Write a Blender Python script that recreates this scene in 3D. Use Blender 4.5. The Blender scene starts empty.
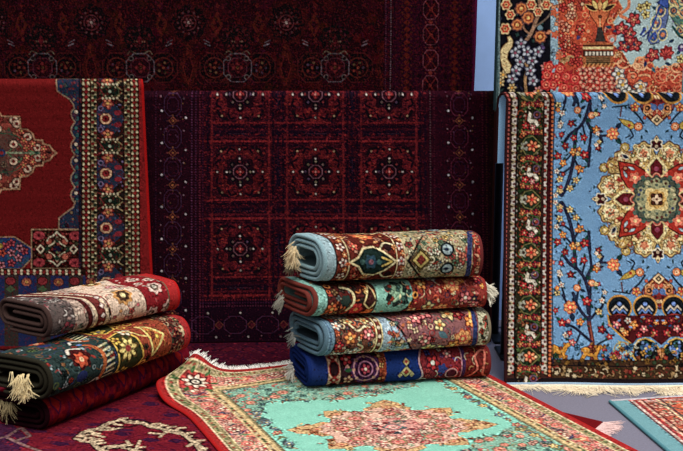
import bpy, math, random
import numpy as np
from math import sin, cos, pi, radians, sqrt, atan2

random.seed(7)
RNG = np.random.default_rng(11)
SC = bpy.context.scene
COL = SC.collection

# ------------------------------------------------------------------ camera geometry
F = 900.0; PITCH = radians(9.87); DIST = 4.62; EYE = 1.5

def ray(px, py):
    a = (px - 341.5) / F; b = (225.5 - py) / F
    return a, cos(PITCH) + b * sin(PITCH), -sin(PITCH) + b * cos(PITCH)

def on_floor(px, py, z=0.0):
    r = ray(px, py); t = (z - EYE) / r[2]
    return r[0] * t, -DIST + r[1] * t

def on_wall(px, py, Y=0.0):
    r = ray(px, py); t = (Y + DIST) / r[1]
    return r[0] * t, EYE + r[2] * t

# ------------------------------------------------------------------ weaving canvas
def lin(c):
    c = np.asarray(c, float) / 255.0
    return np.where(c <= 0.04045, c / 12.92, ((c + 0.055) / 1.055) ** 2.4)

class Weave:
    """A knotted pattern laid out in rug metres (x right, y down); k = metres per design unit."""
    def __init__(s, x0, x1, y0, y1, res, bg, k, hook=None):
        s.x0, s.y0, s.res, s.k, s.hook = x0, y0, res, k, hook
        s.W = max(4, int((x1 - x0) * res)); s.H = max(4, int((y1 - y0) * res))
        s.a = np.empty((s.H, s.W, 3)); s.a[:] = lin(bg)
        s.T = None; s.stack = []; s.clip = None
    # ---- transforms
    def P(s, p):
        if s.T is not None:
            A, o = s.T
            return o[0] + A[0][0] * p[0] + A[0][1] * p[1], o[1] + A[1][0] * p[0] + A[1][1] * p[1]
        if s.hook: return s.hook(p[0], p[1])
        return p[0] * s.k, p[1] * s.k
    def push(s, x, y, sx=1, sy=1, rot=0, sc=1):
        o = s.P((x, y)); c, n = cos(radians(rot)), sin(radians(rot))
        L = np.array([[c * sx * sc, -n * sy * sc], [n * sx * sc, c * sy * sc]])
        B = np.array([[s.k, 0], [0, s.k]]) if s.T is None else np.array(s.T[0])
        s.stack.append(s.T); s.T = ((B @ L).tolist(), o)
    def pop(s): s.T = s.stack.pop()
    # ---- raster
    def win(s, xa, xb, ya, yb):
        i0 = max(0, int((xa - s.x0) * s.res) - 1); i1 = min(s.W, int((xb - s.x0) * s.res) + 2)
        j0 = max(0, int((ya - s.y0) * s.res) - 1); j1 = min(s.H, int((yb - s.y0) * s.res) + 2)
        if i0 >= i1 or j0 >= j1: return None
        X = s.x0 + (np.arange(i0, i1) + .5) / s.res; Y = s.y0 + (np.arange(j0, j1) + .5) / s.res
        return slice(j0, j1), slice(i0, i1), X[None, :], Y[:, None]
    def put(s, w, d, col, al=1.0):
        cov = np.clip(.5 - d * s.res, 0, 1) * al
        if s.clip is not None: cov = cov * s.clip[w[0], w[1]]
        cov = cov[..., None]
        s.a[w[0], w[1]] = s.a[w[0], w[1]] * (1 - cov) + lin(col) * cov
    @staticmethod
    def sdf(X, Y, pts):
        d = np.full(np.broadcast(X, Y).shape, 1e9); ins = np.zeros(d.shape, bool)
        n = len(pts)
        for i in range(n):
            ax, ay = pts[i]; bx, by = pts[(i + 1) % n]
            ex, ey = bx - ax, by - ay; L = ex * ex + ey * ey + 1e-12
            t = np.clip(((X - ax) * ex + (Y - ay) * ey) / L, 0, 1)
            d = np.minimum(d, (X - ax - t * ex) ** 2 + (Y - ay - t * ey) ** 2)
            if ay != by:
                ins ^= ((ay > Y) != (by > Y)) & (X < ex * (Y - ay) / (by - ay) + ax)
        d = np.sqrt(d)
        return np.where(ins, -d, d)
    def poly(s, pts, col, ol=None, ow=1.0, al=1.0):
        q = [s.P(p) for p in pts]
        sc = s.scale(); m = ow * sc if ol else 0
        w = s.win(min(p[0] for p in q) - m, max(p[0] for p in q) + m, min(p[1] for p in q) - m, max(p[1] for p in q) + m)
        if w is None: return
        d = s.sdf(w[2], w[3], q)
        if col is not None: s.put(w, d, col, al)
        if ol: s.put(w, np.abs(d) - ow * sc / 2, ol)
    def mask(s, pts):
        q = [s.P(p) for p in pts]
        X = s.x0 + (np.arange(s.W) + .5) / s.res; Y = s.y0 + (np.arange(s.H) + .5) / s.res
        return np.clip(.5 - s.sdf(X[None, :], Y[:, None], q) * s.res, 0, 1)
    def scale(s):
        if s.T is None: return s.k
        A = s.T[0]; return sqrt(abs(A[0][0] * A[1][1] - A[0][1] * A[1][0]))
    def rect(s, xa, ya, xb, yb, col, al=1.0): s.poly([(xa, ya), (xb, ya), (xb, yb), (xa, yb)], col, al=al)
    def line(s, pts, wd, col, smooth=True, al=1.0):
        if smooth and len(pts) > 2: pts = spline(pts)
        q = [s.P(p) for p in pts]; hw = wd * s.scale() / 2
        w = s.win(min(p[0] for p in q) - hw, max(p[0] for p in q) + hw, min(p[1] for p in q) - hw, max(p[1] for p in q) + hw)
        if w is None: return
        X, Y = w[2], w[3]; d = np.full(np.broadcast(X, Y).shape, 1e9)
        for (ax, ay), (bx, by) in zip(q[:-1], q[1:]):
            ex, ey = bx - ax, by - ay; L = ex * ex + ey * ey + 1e-12
            t = np.clip(((X - ax) * ex + (Y - ay) * ey) / L, 0, 1)
            d = np.minimum(d, (X - ax - t * ex) ** 2 + (Y - ay - t * ey) ** 2)
        s.put(w, np.sqrt(d) - hw, col, al)
    def polar(s, x, y, r, col, n=0, amp=0.0, ph=0.0, ry=None, al=1.0, ring=None):
        c = s.P((x, y)); R = r * (1 + abs(amp)); asp = 1.0 if ry is None else ry / r
        big = max(R, R * asp) * s.scale() * 1.3
        w = s.win(c[0] - big, c[0] + big, c[1] - big, c[1] + big)
        if w is None: return
        dx, dy = w[2] - c[0], w[3] - c[1]
        if s.T is not None:
            A = s.T[0]; det = A[0][0] * A[1][1] - A[0][1] * A[1][0]
            lx = (A[1][1] * dx - A[0][1] * dy) / det; ly = (-A[1][0] * dx + A[0][0] * dy) / det
        else: lx, ly = dx / s.k + 0 * dy, dy / s.k + 0 * dx
        ly = ly / asp
        rr = np.sqrt(lx * lx + ly * ly)
        Rr = r if not n else r * (1 + amp * np.cos(n * np.arctan2(ly, lx) + ph))
        d = (rr - Rr) * s.scale() * min(1, asp)
        if ring: d = np.abs(d) - ring * s.scale() / 2
        s.put(w, d, col, al)
    def disk(s, x, y, r, col, ry=None, al=1.0): s.polar(x, y, r, col, ry=ry, al=al)
    def ring(s, x, y, r, wd, col, ry=None, n=0, amp=0): s.polar(x, y, r, col, ry=ry, ring=wd, n=n, amp=amp)
    def flower(s, x, y, r, pc, oc=None, cc=None, n=5, ph=None):
        ph = random.uniform(0, 6) if ph is None else ph
        s.polar(x, y, r * 1.2, oc or tuple(int(v * .3) for v in pc), n, .18, ph)
        s.polar(x, y, r * .9, pc, n, .26, ph)
        if r > 2.2:
            s.polar(x, y, r * .55, tuple(int(v * .62) for v in pc), n, .3, ph + pi)
            for a in range(n):
                t = (2 * pi * a - ph) / n; s.disk(x + r * .72 * cos(t), y + r * .72 * sin(t), r * .15, tuple(min(255, int(v * 1.12 + 8)) for v in pc))
        if cc: s.disk(x, y, max(r * .32, .55), cc)
    def rose(s, x, y, r, cols, n=8, amp=.1):
        for i, c in enumerate(cols):
            s.polar(x, y, r * (1 - i / len(cols)), c, n, amp, .5 * i)
    def leaf(s, x, y, ang, L, W, col, ol=None):
        c, n = cos(radians(ang)), sin(radians(ang))
        pts = []
        for t, v in ((0, 0), (.25, .8), (.5, 1), (.8, .55), (1, 0), (.8, -.55), (.5, -1), (.25, -.8)):
            a, b = t * L, v * W / 2; pts.append((x + a * c - b * n, y + a * n + b * c))
        s.poly(pts, col, ol, .6)
    def diamond(s, x, y, a, b, col, ol=None, ow=1): s.poly([(x - a, y), (x, y - b), (x + a, y), (x, y + b)], col, ol, ow)
    def octagon(s, x, y, a, b, col, ol=None, ow=1, c=.45):
        s.poly([(x - a, y - b * c), (x - a * c, y - b), (x + a * c, y - b), (x + a, y - b * c), (x + a, y + b * c),
                (x + a * c, y + b), (x - a * c, y + b), (x - a, y + b * c)], col, ol, ow)
    def scatter(s, xa, ya, xb, yb, n, cols, rmin, rmax, kinds='fldr', oc=None, cc=None):
        """small blossoms, leaves, dots and scrolls strewn over a field, kept roughly apart"""
        pts = []
        for i in range(n):
            best = None
            for t in range(6):
                p = (random.uniform(xa, xb), random.uniform(ya, yb))
                dd = min([(p[0] - q[0]) ** 2 + (p[1] - q[1]) ** 2 for q in pts[-120:]] or [1e9])
                if best is None or dd > best[0]: best = (dd, p)
            p = best[1]; pts.append(p); r = random.uniform(rmin, rmax); c = random.choice(cols); k = random.choice(kinds)
            if k == 'f': s.flower(p[0], p[1], r, c, oc and random.choice(oc), cc and random.choice(cc), random.choice((4, 5, 6)))
            elif k == 'l': s.leaf(p[0], p[1], random.uniform(0, 360), r * 2.2, r * .9, c)
            elif k == 'd': s.disk(p[0], p[1], r * .55, c)
            elif k == 'r': s.ring(p[0], p[1], r * .8, max(.6, r * .35), c)
            elif k == 'c':
                a = random.uniform(0, 360)
                s.line([(p[0] + r * 1.6 * cos(radians(a + q)), p[1] + r * 1.6 * sin(radians(a + q))) for q in (0, 50, 100, 150)], .8, c)
            elif k == 'q': s.diamond(p[0], p[1], r * .8, r * .8, c)
    @staticmethod
    def soft(a, r):
        for ax in (0, 1):
            acc = a.copy()
            for d in range(1, r + 1): acc = acc + np.roll(a, d, ax) + np.roll(a, -d, ax)
            a = acc / (2 * r + 1)
        return a
    def speckle(s, col, dens, al=.6, r=1, box=None, stretch=0):
        n = s.soft(RNG.standard_normal((s.H, s.W)), r)
        if stretch: n = sum(np.roll(n, d, 1) for d in range(-stretch, stretch + 1)) / (2 * stretch + 1)
        t = np.quantile(n, 1 - dens); m = np.clip((n - t) / (n.std() * .35), 0, 1) * al
        if s.clip is not None: m = m * s.clip
        if box is not None:
            (xa, ya), (xb, yb) = s.P(box[:2]), s.P(box[2:])
            X = s.x0 + (np.arange(s.W) + .5) / s.res; Y = s.y0 + (np.arange(s.H) + .5) / s.res
            m = m * ((X > xa) & (X < xb))[None, :] * ((Y > ya) & (Y < yb))[:, None]
        s.a = s.a * (1 - m[..., None]) + lin(col) * m[..., None]
    def crisp(s, sharp=.8, busy=.5, gain=1.0, sat=1.0):
        """the drawing is knotted in small steps: crisper outlines, and broken colour where it is dense"""
        l = s.a.mean(-1); g = np.abs(l - s.soft(l, 2)); g = s.soft(g, 4); g = np.clip(g / (.10 * s.soft(l, 6) + .012), 0, 1)
        k = s.soft(RNG.standard_normal((s.H, s.W)), 1); k /= k.std()
        s.a = s.a * np.exp(busy * g * np.clip(k, -2.5, 1.6))[..., None]
        s.a = np.clip(s.a + sharp * (s.a - s.soft(s.a, 2)), s.a * .25, s.a * 1.12)
        m = s.a.mean(-1, keepdims=True); s.a = np.clip((m + (s.a - m) * sat) * gain, 0, .95)
    def fleck(s, amt, bands=0.0):
        """wool is never one shade: knot-by-knot and row-by-row dye variation"""
        n = 1 + amt * RNG.standard_normal((s.H, s.W, 1))
        if bands:
            b = np.cumsum(RNG.standard_normal(s.H)); b -= np.convolve(b, np.ones(31) / 31, 'same'); b /= b.std() + 1e-6
            n *= 1 + bands * np.clip(b, -2, 2)[:, None, None]
        s.a = np.clip(s.a * np.clip(n, .3, 1.8), 0, 1)
    def sample(s, X, Y):
        fx = np.clip((X - s.x0) * s.res - .5, 0, s.W - 1.001); fy = np.clip((Y - s.y0) * s.res - .5, 0, s.H - 1.001)
        i = fx.astype(int); j = fy.astype(int); u = (fx - i)[..., None]; v = (fy - j)[..., None]
        a = s.a
        return (a[j, i] * (1 - u) + a[j, i + 1] * u) * (1 - v) + (a[j + 1, i] * (1 - u) + a[j + 1, i + 1] * u) * v

def spline(pts, m=6):
    P = [np.array(p, float) for p in pts]; P = [2 * P[0] - P[1]] + P + [2 * P[-1] - P[-2]]
    out = []
    for i in range(1, len(P) - 2):
        a, b, c, d = P[i - 1:i + 3]
        for t in np.linspace(0, 1, m, endpoint=False):
            out.append(tuple(.5 * ((2 * b) + (-a + c) * t + (2 * a - 5 * b + 4 * c - d) * t * t + (-a + 3 * b - 3 * c + d) * t ** 3)))
    out.append(tuple(P[-2])); return out

# ------------------------------------------------------------------ materials
def nodes_of(name):
    m = bpy.data.materials.new(name); m.use_nodes = True
    nt = m.node_tree; return m, nt, nt.nodes['Principled BSDF']

def wool(name, rough=1.0, bump=.35, scale=420, spec=.0, mottling=.22):
    m, nt, b = nodes_of(name); N = nt.nodes; L = nt.links
    at = N.new('ShaderNodeAttribute'); at.attribute_name = 'dye'
    tc = N.new('ShaderNodeTexCoord')
    nz = N.new('ShaderNodeTexNoise'); nz.inputs['Scale'].default_value = scale; nz.inputs['Detail'].default_value = 2
    L.new(tc.outputs['Object'], nz.inputs['Vector'])
    mr = N.new('ShaderNodeMapRange'); mr.inputs['To Min'].default_value = 1 - mottling; mr.inputs['To Max'].default_value = 1 + mottling
    mr.inputs['From Min'].default_value = .25; mr.inputs['From Max'].default_value = .75
    L.new(nz.outputs['Fac'], mr.inputs['Value'])
    mx = N.new('ShaderNodeVectorMath'); mx.operation = 'SCALE'
    L.new(at.outputs['Color'], mx.inputs[0]); L.new(mr.outputs['Result'], mx.inputs['Scale'])
    L.new(mx.outputs['Vector'], b.inputs['Base Color'])
    bp = N.new('ShaderNodeBump'); bp.inputs['Strength'].default_value = bump; bp.inputs['Distance'].default_value = .002
    L.new(nz.outputs['Fac'], bp.inputs['Height']); L.new(bp.outputs['Normal'], b.inputs['Normal'])
    b.inputs['Roughness'].default_value = rough; b.inputs['Specular IOR Level'].default_value = spec
    return m

def plain(name, col, rough=.8, scale=60, amt=.15, bump=.0, metal=0.0, spec=.3, detail=3):
    m, nt, b = nodes_of(name); N = nt.nodes; L = nt.links
    tc = N.new('ShaderNodeTexCoord'); nz = N.new('ShaderNodeTexNoise')
    nz.inputs['Scale'].default_value = scale; nz.inputs['Detail'].default_value = detail
    L.new(tc.outputs['Object'], nz.inputs['Vector'])
    r = N.new('ShaderNodeValToRGB'); c = lin(col)
    r.color_ramp.elements[0].position = .3; r.color_ramp.elements[1].position = .7
    r.color_ramp.elements[0].color = (*np.clip(c * (1 - amt), 0, 1), 1); r.color_ramp.elements[1].color = (*np.clip(c * (1 + amt), 0, 1), 1)
    L.new(nz.outputs['Fac'], r.inputs['Fac']); L.new(r.outputs['Color'], b.inputs['Base Color'])
    if bump:
        bp = N.new('ShaderNodeBump'); bp.inputs['Strength'].default_value = bump; bp.inputs['Distance'].default_value = .003
        L.new(nz.outputs['Fac'], bp.inputs['Height']); L.new(bp.outputs['Normal'], b.inputs['Normal'])
    b.inputs['Roughness'].default_value = rough; b.inputs['Metallic'].default_value = metal; b.inputs['Specular IOR Level'].default_value = spec
    return m

WOOL = wool('knotted_wool')
_pm = {}
def yarn(col, key=None):
    k = tuple(col)
    if k not in _pm: _pm[k] = plain('yarn_%d_%d_%d' % k, col, 1.0, 260, .22, .4, spec=.02)
    return _pm[k]

# ------------------------------------------------------------------ objects
def link(o, parent=None):
    COL.objects.link(o)
    if parent is not None: o.parent = parent
    return o

def thing(name, label, cat, loc=(0, 0, 0), rz=0, group=None):
    o = bpy.data.objects.new(name, None); link(o); o.empty_display_size = .1
    o.location = loc; o.rotation_euler = (0, 0, rz); o['label'] = label; o['category'] = cat
    if group: o['group'] = group
    return o

def mesh_obj(name, verts, faces, mat, parent=None, cols=None, smooth=True):
    me = bpy.data.meshes.new(name)
    verts = np.asarray(verts, np.float32).reshape(-1, 3); faces = np.asarray(faces, np.int32)
    nf, k = faces.shape
    me.vertices.add(len(verts)); me.vertices.foreach_set('co', verts.ravel())
    me.loops.add(nf * k); me.loops.foreach_set('vertex_index', faces.ravel())
    me.polygons.add(nf); me.polygons.foreach_set('loop_start', np.arange(0, nf * k, k, dtype=np.int32))
    me.polygons.foreach_set('loop_total', np.full(nf, k, np.int32))
    if smooth: me.polygons.foreach_set('use_smooth', np.ones(nf, bool))
    if cols is not None:
        a = me.color_attributes.new('dye', 'FLOAT_COLOR', 'POINT')
        c = np.ones((len(verts), 4), np.float32); c[:, :3] = np.asarray(cols).reshape(-1, 3); a.data.foreach_set('color', c.ravel())
    me.update(); me.validate(); me.materials.append(mat)
    return link(bpy.data.objects.new(name, me), parent)

def grid_faces(nr, nc, flip=False, base=0):
    i = np.arange(nr * nc).reshape(nr, nc)
    f = np.stack([i[:-1, :-1], i[1:, :-1], i[1:, 1:], i[:-1, 1:]], -1).reshape(-1, 4) + base
    return f[:, ::-1] if flip else f

def grid_obj(name, V, mat, parent, cols=None, flip=False):
    nr, nc = V.shape[:2]
    return mesh_obj(name, V, grid_faces(nr, nc, flip), mat, parent, cols)

def normals(V):
    du = np.gradient(V, axis=1); dv = np.gradient(V, axis=0)
    n = np.cross(dv, du); return n / (np.linalg.norm(n, axis=-1, keepdims=True) + 1e-12)

def rim(name, A, B, mat, parent, out, seg=5):
    """rounded edge binding between the face edge A and the back edge B, bulging along out"""
    A = np.asarray(A); B = np.asarray(B); M = (A + B) / 2; h = (A - B) / 2
    r = np.linalg.norm(h, axis=-1, keepdims=True)
    rows = []
    for t in np.linspace(-.15 * pi, 1.15 * pi, seg + 2):
        rows.append(M + 1.12 * h * cos(t) + 1.5 * out * r * max(-.4, sin(t)) - out * r * .1)
    return grid_obj(name, np.stack(rows, 1), mat, parent)

def fringe(name, roots, dirs, mat, parent, length=.06, per=3, rad=.0016, wild=.35, up=(0, 0, 1), floor=None, vary=None):
    """twisted warp ends: bundles of thin strands leaving the rug's end"""
    V = []; Fc = []
    for R, D in zip(roots, dirs):
        R = np.array(R, float); D = np.array(D, float); D /= np.linalg.norm(D)
        side = np.cross(D, up); side /= np.linalg.norm(side) + 1e-9; nn = np.cross(side, D)
        cl = wild * np.array([random.gauss(0, 1), random.gauss(0, .5)])
        for _ in range(per):
            L = length * random.uniform(.65, 1.15) * (vary(R) if vary else 1)
            b1 = cl[0] + wild * .5 * random.gauss(0, 1); b2 = cl[1] + wild * .4 * random.gauss(0, 1)
            if floor is not None: b2 *= .25
            o = side * random.gauss(0, .003)
            prev = None; n = 5; base = len(V)
            for q in range(n):
                t = q / (n - 1)
                p = R + o * (1 + 2 * t) + D * L * t + side * L * b1 * t ** 1.6 + nn * L * b2 * sin(t * 2.2) * .5
                if floor is not None: p[2] = max(p[2], floor + rad)
                rr = rad * (1 - .55 * t)
                for a in (0, 2.094, 4.189): V.append(p + rr * (side * cos(a) + nn * sin(a)))
            for q in range(n - 1):
                for a in range(3):
                    i = base + 3 * q + a; j = base + 3 * q + (a + 1) % 3
                    Fc.append((i, j, j + 3, i + 3))
    return mesh_obj(name, V, Fc, mat, parent)

def resample(path, step):
    path = np.asarray(path, float); d = np.r_[0, np.cumsum(np.linalg.norm(np.diff(path, axis=0), axis=1))]
    n = max(2, int(d[-1] / step)); t = np.linspace(0, d[-1], n)
    return np.stack([np.interp(t, d, path[:, k]) for k in range(path.shape[1])], 1), t

def tube(name, pts, r, mat, parent=None, n=12, caps=True):
    pts = [np.array(p, float) for p in pts]; V = []; Fc = []
    for i, p in enumerate(pts):
        d = pts[min(i + 1, len(pts) - 1)] - pts[max(i - 1, 0)]; d /= np.linalg.norm(d)
        a = np.cross(d, (0, 0, 1) if abs(d[2]) < .9 else (1, 0, 0)); a /= np.linalg.norm(a); b = np.cross(d, a)
        rr = r[i] if hasattr(r, '__len__') else r
        for k in range(n): V.append(p + rr * (a * cos(2 * pi * k / n) + b * sin(2 * pi * k / n)))
    for i in range(len(pts) - 1):
        for k in range(n):
            Fc.append((i * n + k, i * n + (k + 1) % n, (i + 1) * n + (k + 1) % n, (i + 1) * n + k))
    if caps:
        for i, s in ((0, 1), (len(pts) - 1, -1)):
            c = len(V); V.append(pts[i])
            for k in range(0, n, 1):
                f = (c, i * n + (k + 1) % n, i * n + k, c); Fc.append(f if s > 0 else f)
    me = bpy.data.meshes.new(name)
    me.from_pydata([tuple(v) for v in V], [], [tuple(dict.fromkeys(f)) for f in Fc]); me.update()
    for p in me.polygons: p.use_smooth = True
    me.materials.append(mat)
    return link(bpy.data.objects.new(name, me), parent)

def box(name, x0, x1, y0, y1, z0, z1, mat, parent=None, bev=0.004):
    import bmesh
    bm = bmesh.new(); bmesh.ops.create_cube(bm, size=1)
    for v in bm.verts:
        v.co = ((x0 + x1) / 2 + v.co.x * (x1 - x0), (y0 + y1) / 2 + v.co.y * (y1 - y0), (z0 + z1) / 2 + v.co.z * (z1 - z0))
    if bev: bmesh.ops.bevel(bm, geom=bm.edges[:], offset=bev, segments=2, affect='EDGES')
    me = bpy.data.meshes.new(name); bm.to_mesh(me); bm.free(); me.materials.append(mat)
    return link(bpy.data.objects.new(name, me), parent)

# ------------------------------------------------------------------ hanging rug
def hung_rug(label, W, X0, X1, ztop, zbot, Y, bind, backc, step=.003, flap=.3, waves=(), tilt=0.0, foot=0.0, lean=None,
             group='rugs hung over the display rack', thick=.012, back_dx=0.0, fade=.35):
    """W is laid out in world X and -Z.  The rug goes up in front, over its rail and down behind."""
    root = thing('hanging_rug', label, 'rug', ((X0 + X1) / 2, Y, zbot), 0, group)
    org = np.array(root.location)
    R = .030
    prof = []                                     # (y offset, z, v) along the cloth, from the back flap to the hem
    for z in np.linspace(ztop - R - flap, ztop - R, max(3, int(flap / .02))): prof.append((2 * R, z, ztop - z))
    for a in np.linspace(0, pi, 14)[1:]: prof.append((R + R * cos(a), ztop - R + R * sin(a), None))
    nb = len(prof)
    zs = ztop - R; nfront = int((zs - zbot) / step)
    zl = np.linspace(zs, zbot, nfront)[1:]
    for z in zl: prof.append((-tilt * ((zs - z) / (zs - zbot)) ** 1.5, z, None))
    if foot:                                      # the hem turns forward onto the ground
        y0, z0 = prof[-1][0], prof[-1][1]; r = max(.01, z0 - .012)
        for a in np.linspace(0, pi / 2, int(1.57 * r / step) + 3)[1:]: prof.append((y0 - r * (1 - cos(a)), z0 - r * sin(a), None))
        y1, z1 = prof[-1][:2]
        for d in np.linspace(0, foot, max(2, int(foot / step)))[1:]: prof.append((y1 - d, z1, None))
    prof_y = np.array([p[0] for p in prof]); prof_z = np.array([p[1] for p in prof])
    sarc = np.r_[0, np.cumsum(np.hypot(np.diff(prof_y), np.diff(prof_z)))]
    ia = nb - 7                                   # apex of the fold
    vpat = -(ztop) + (sarc - sarc[ia]) - (pi / 2 - 1) * R     # pattern row, equals -z on the flat part
    flat = vpat + 0.0
    nx = int((X1 - X0) / step); xs = np.linspace(X0, X1, nx)
    Xg, Sg = np.meshgrid(xs, flat); Yg = np.repeat(prof_y[:, None], nx, 1); Zg = np.repeat(prof_z[:, None], nx, 1)
    drop = np.clip((ztop - Zg) / (ztop - zbot), 0, 1)
    ramp = np.where(np.arange(len(prof))[:, None] < nb, 0, np.clip(drop / fade, 0, 1) ** 1.5)
    for amp, freq, ph, sl in waves: Yg = Yg + amp * ramp * np.sin(freq * Xg + ph + sl * drop)
    Xw = Xg.copy()
    if back_dx: Xw = Xw + back_dx * np.clip((nb - 1 - np.arange(len(prof))[:, None]) / 13, 0, 1)
    if lean is not None: Xw = Xw + lean((Xg - X0) / (X1 - X0), np.where(np.arange(len(prof))[:, None] < nb, 0, drop))
    V = np.stack([Xw, Y + Yg, Zg], -1)
    n = normals(V); n = np.where((n[-8 - (nx > 0):, :, 1].mean() > 0), -n, n)
    cols = W.sample(Xg, Sg)
    front = V + n * thick / 2 - org; back = V - n * thick / 2 - org
    grid_obj('pile', front, WOOL, root, cols)
    grid_obj('backing', back[::4, ::4] if (len(prof) % 4 == 1 and nx % 4 == 1) else back[np.r_[0:len(prof):4, len(prof) - 1]][:, np.r_[0:nx:4, nx - 1]], yarn(backc), root, flip=True)
    sel = np.r_[0:len(prof):3, len(prof) - 1]
    rim('binding', front[sel, 0], back[sel, 0], yarn(bind[0]), root, np.array([-1., 0, 0]))
    rim('binding', front[sel, -1], back[sel, -1], yarn(bind[1]), root, np.array([1., 0, 0]))
    cs = np.r_[0:nx:3, nx - 1]
    dn = (V[-1, 0] - V[-2, 0]); dn = dn / np.linalg.norm(dn)
    rim('hem', front[-1, cs], back[-1, cs], yarn(bind[2] if len(bind) > 2 else backc), root, dn)
    return root, V - org, dn

# ------------------------------------------------------------------ folded rug
def folded_rug(label, W, L, ry, dep, loc, rz, bind_l, bind_r, backc, group, shear=.0, turns=2.9, thick=.0165, pitch=.0235,
               k=1 / 210., step=.0027, squash=1.0, tel=.0, sag=0.0, s_off=0.0, inner=None, taper=0.0):
    """A rug rolled flat: a flattened spiral.  Local x runs along the roll, -y is its rounded nose, z up from its underside.
    W is laid out with x = metres from the left end, y = -(arc height above the middle of the nose)."""
    root = thing('folded_rug', label, 'rug', loc, rz, group)
    half = max(.01, dep / 2 - ry * squash)
    path = []
    th0 = -pi / 2 + .0
    N = int(turns * 140)
    for i in range(N + 1):
        ph = 2 * pi * turns * i / N                # from the outer end inward
        r = ry - thick / 2 - pitch * ph / (2 * pi)
        if r < .012: break
        th = -pi / 2 - .0 - ph                    # start underneath, go to the nose (-y), up, over the top
        # angle measured so that cos -> y (front negative), sin -> z
        a = -pi / 2 - ph
        cy, cz = cos(a), sin(a)
        m = np.clip(cy * 3.0, -1, 1)
        path.append((m * half + r * squash * cy * 1.0, ry + r * cz * (1.0)))
    # flat start underneath from the back
    st = [(half * .9 - q * (half * .9) / 6, path[0][1]) for q in range(6)]
    path = np.array(st + path)
    pr, _ = resample(path, .0015)
    s = np.r_[0, np.cumsum(np.linalg.norm(np.diff(pr, axis=0), axis=1))]
    front_zone = s < .9 * (2 * dep + 2 * ry)
    inose = np.argmin(np.where(front_zone, pr[:, 0], 9))
    # choose rows: fine where the nose and top are, coarse within
    s_n = s - s[inose]; a0, a1 = -ry * 1.5, ry * 1.2 + dep * .8
    rows = [0]; last = s[0]
    for i in range(1, len(s)):
        fine = a0 < s_n[i] < a1
        if s[i] - last >= (step if fine else .009): rows.append(i); last = s[i]
    pr = pr[rows]; s_n = s_n[rows]
    tang = np.gradient(pr, axis=0); tang /= np.linalg.norm(tang, axis=1, keepdims=True) + 1e-12
    nrm = np.stack([-tang[:, 1], tang[:, 0]], 1)
    if nrm[np.argmin(np.abs(s_n)), 0] > 0: nrm = -nrm
    nx = int(L / step); xs = np.linspace(0, L, nx)
    ymin, ymax = -dep / 2, dep / 2
    def place(off):
        p = pr + nrm * off
        dd = (p[:, 0] - ymin) / (ymax - ymin)
        tele = tel * np.sin(3.1 * np.arange(len(p)) / len(p) * 6)
        X = xs[None, :] - (shear * dd + tele)[:, None] * (1 - xs[None, :] / L)
        zz = np.repeat(p[:, 1][:, None], nx, 1)
        f = xs[None, :] / L
        zz = zz * (1 - sag * 4 * f * (1 - f)) * (1 - taper * f)
        yy = np.repeat(p[:, 0][:, None], nx, 1) + .004 * np.sin(9 * f + 2)
        wob = np.sin(7.3 * xs[None, :] / L + 1.3 * L * 9) * .6 + np.sin(17 * xs[None, :] / L + 4 + 3 * dd[:, None]) * .4
        zz = zz + .0045 * wob * np.clip(zz / ry - .4, 0, 1); yy = yy + .004 * np.sin(11 * f + 5 * L + 4 * dd[:, None])
        return np.stack([X + 0 * zz, yy, zz], -1)
    outer = place(thick / 2); innerv = place(-thick / 2)
    Xg = np.repeat(xs[None, :], len(pr), 0); Sg = np.repeat(-(s_n - s_off)[:, None], nx, 1)
    cols = W.sample(Xg, Sg)
    vis = (s_n > a0 - .02) & (s_n < a1 + .05)
    cols[~vis] = lin(inner or backc)
    grid_obj('pile', outer, WOOL, root, cols, flip=True)
    cx = np.r_[0:nx:6, nx - 1]
    grid_obj('backing', innerv[:, cx], yarn(backc), root)
    rim('binding', outer[:, 0], innerv[:, 0], yarn(bind_l), root, np.array([-1., 0, 0]))
    rim('binding', outer[:, -1], innerv[:, -1], yarn(bind_r), root, np.array([1., 0, 0]))
    rim('hem', outer[0, cx], innerv[0, cx], yarn(backc), root, np.array([0., 1., 0]))
    return root, outer, innerv

# ------------------------------------------------------------------ floor rug
def floor_rug(label, W, origin, wdir, ldir, width, length, z, bind, backc, step=.004, lift=None, thick=.012, group=None, move=None, umax=None):
    root = thing('floor_rug', label, 'rug', (origin[0], origin[1], 0), 0, group)
    nu, nv = int(width / step), int(length / step)
    U, Vv = np.meshgrid(np.linspace(0, width, nu), np.linspace(0, length, nv))
    Z = np.full(U.shape, z + thick / 2)
    if lift is not None: Z = Z + lift(U, Vv)
    dx = dy = 0
    if move is not None: dx, dy = move(U, Vv)
    P = np.stack([U * wdir[0] + Vv * ldir[0] + dx, U * wdir[1] + Vv * ldir[1] + dy, Z], -1)
    n = normals(P); n = n if n[..., 2].mean() > 0 else -n
    front = P + n * thick / 2; back = P - n * thick / 2
    grid_obj('pile', front, WOOL, root, W.sample(U, Vv))
    a = np.r_[0:nv:4, nv - 1]; b = np.r_[0:nu:4, nu - 1]
    grid_obj('backing', back[a][:, b], yarn(backc), root, flip=True)
    w3 = np.array([*wdir, 0.]); l3 = np.array([*ldir, 0.])
    rim('binding', front[a, 0], back[a, 0], yarn(bind[0]), root, -w3)
    rim('binding', front[a, -1], back[a, -1], yarn(bind[1]), root, w3)
    rim('hem', front[0, b], back[0, b], yarn(bind[2]), root, -l3)
    rim('hem', front[-1, b], back[-1, b], yarn(bind[2]), root, l3)
    return root, P

# ================================================================== PATTERNS
CREAM = (214, 196, 150); BLK = (20, 16, 18)

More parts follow.
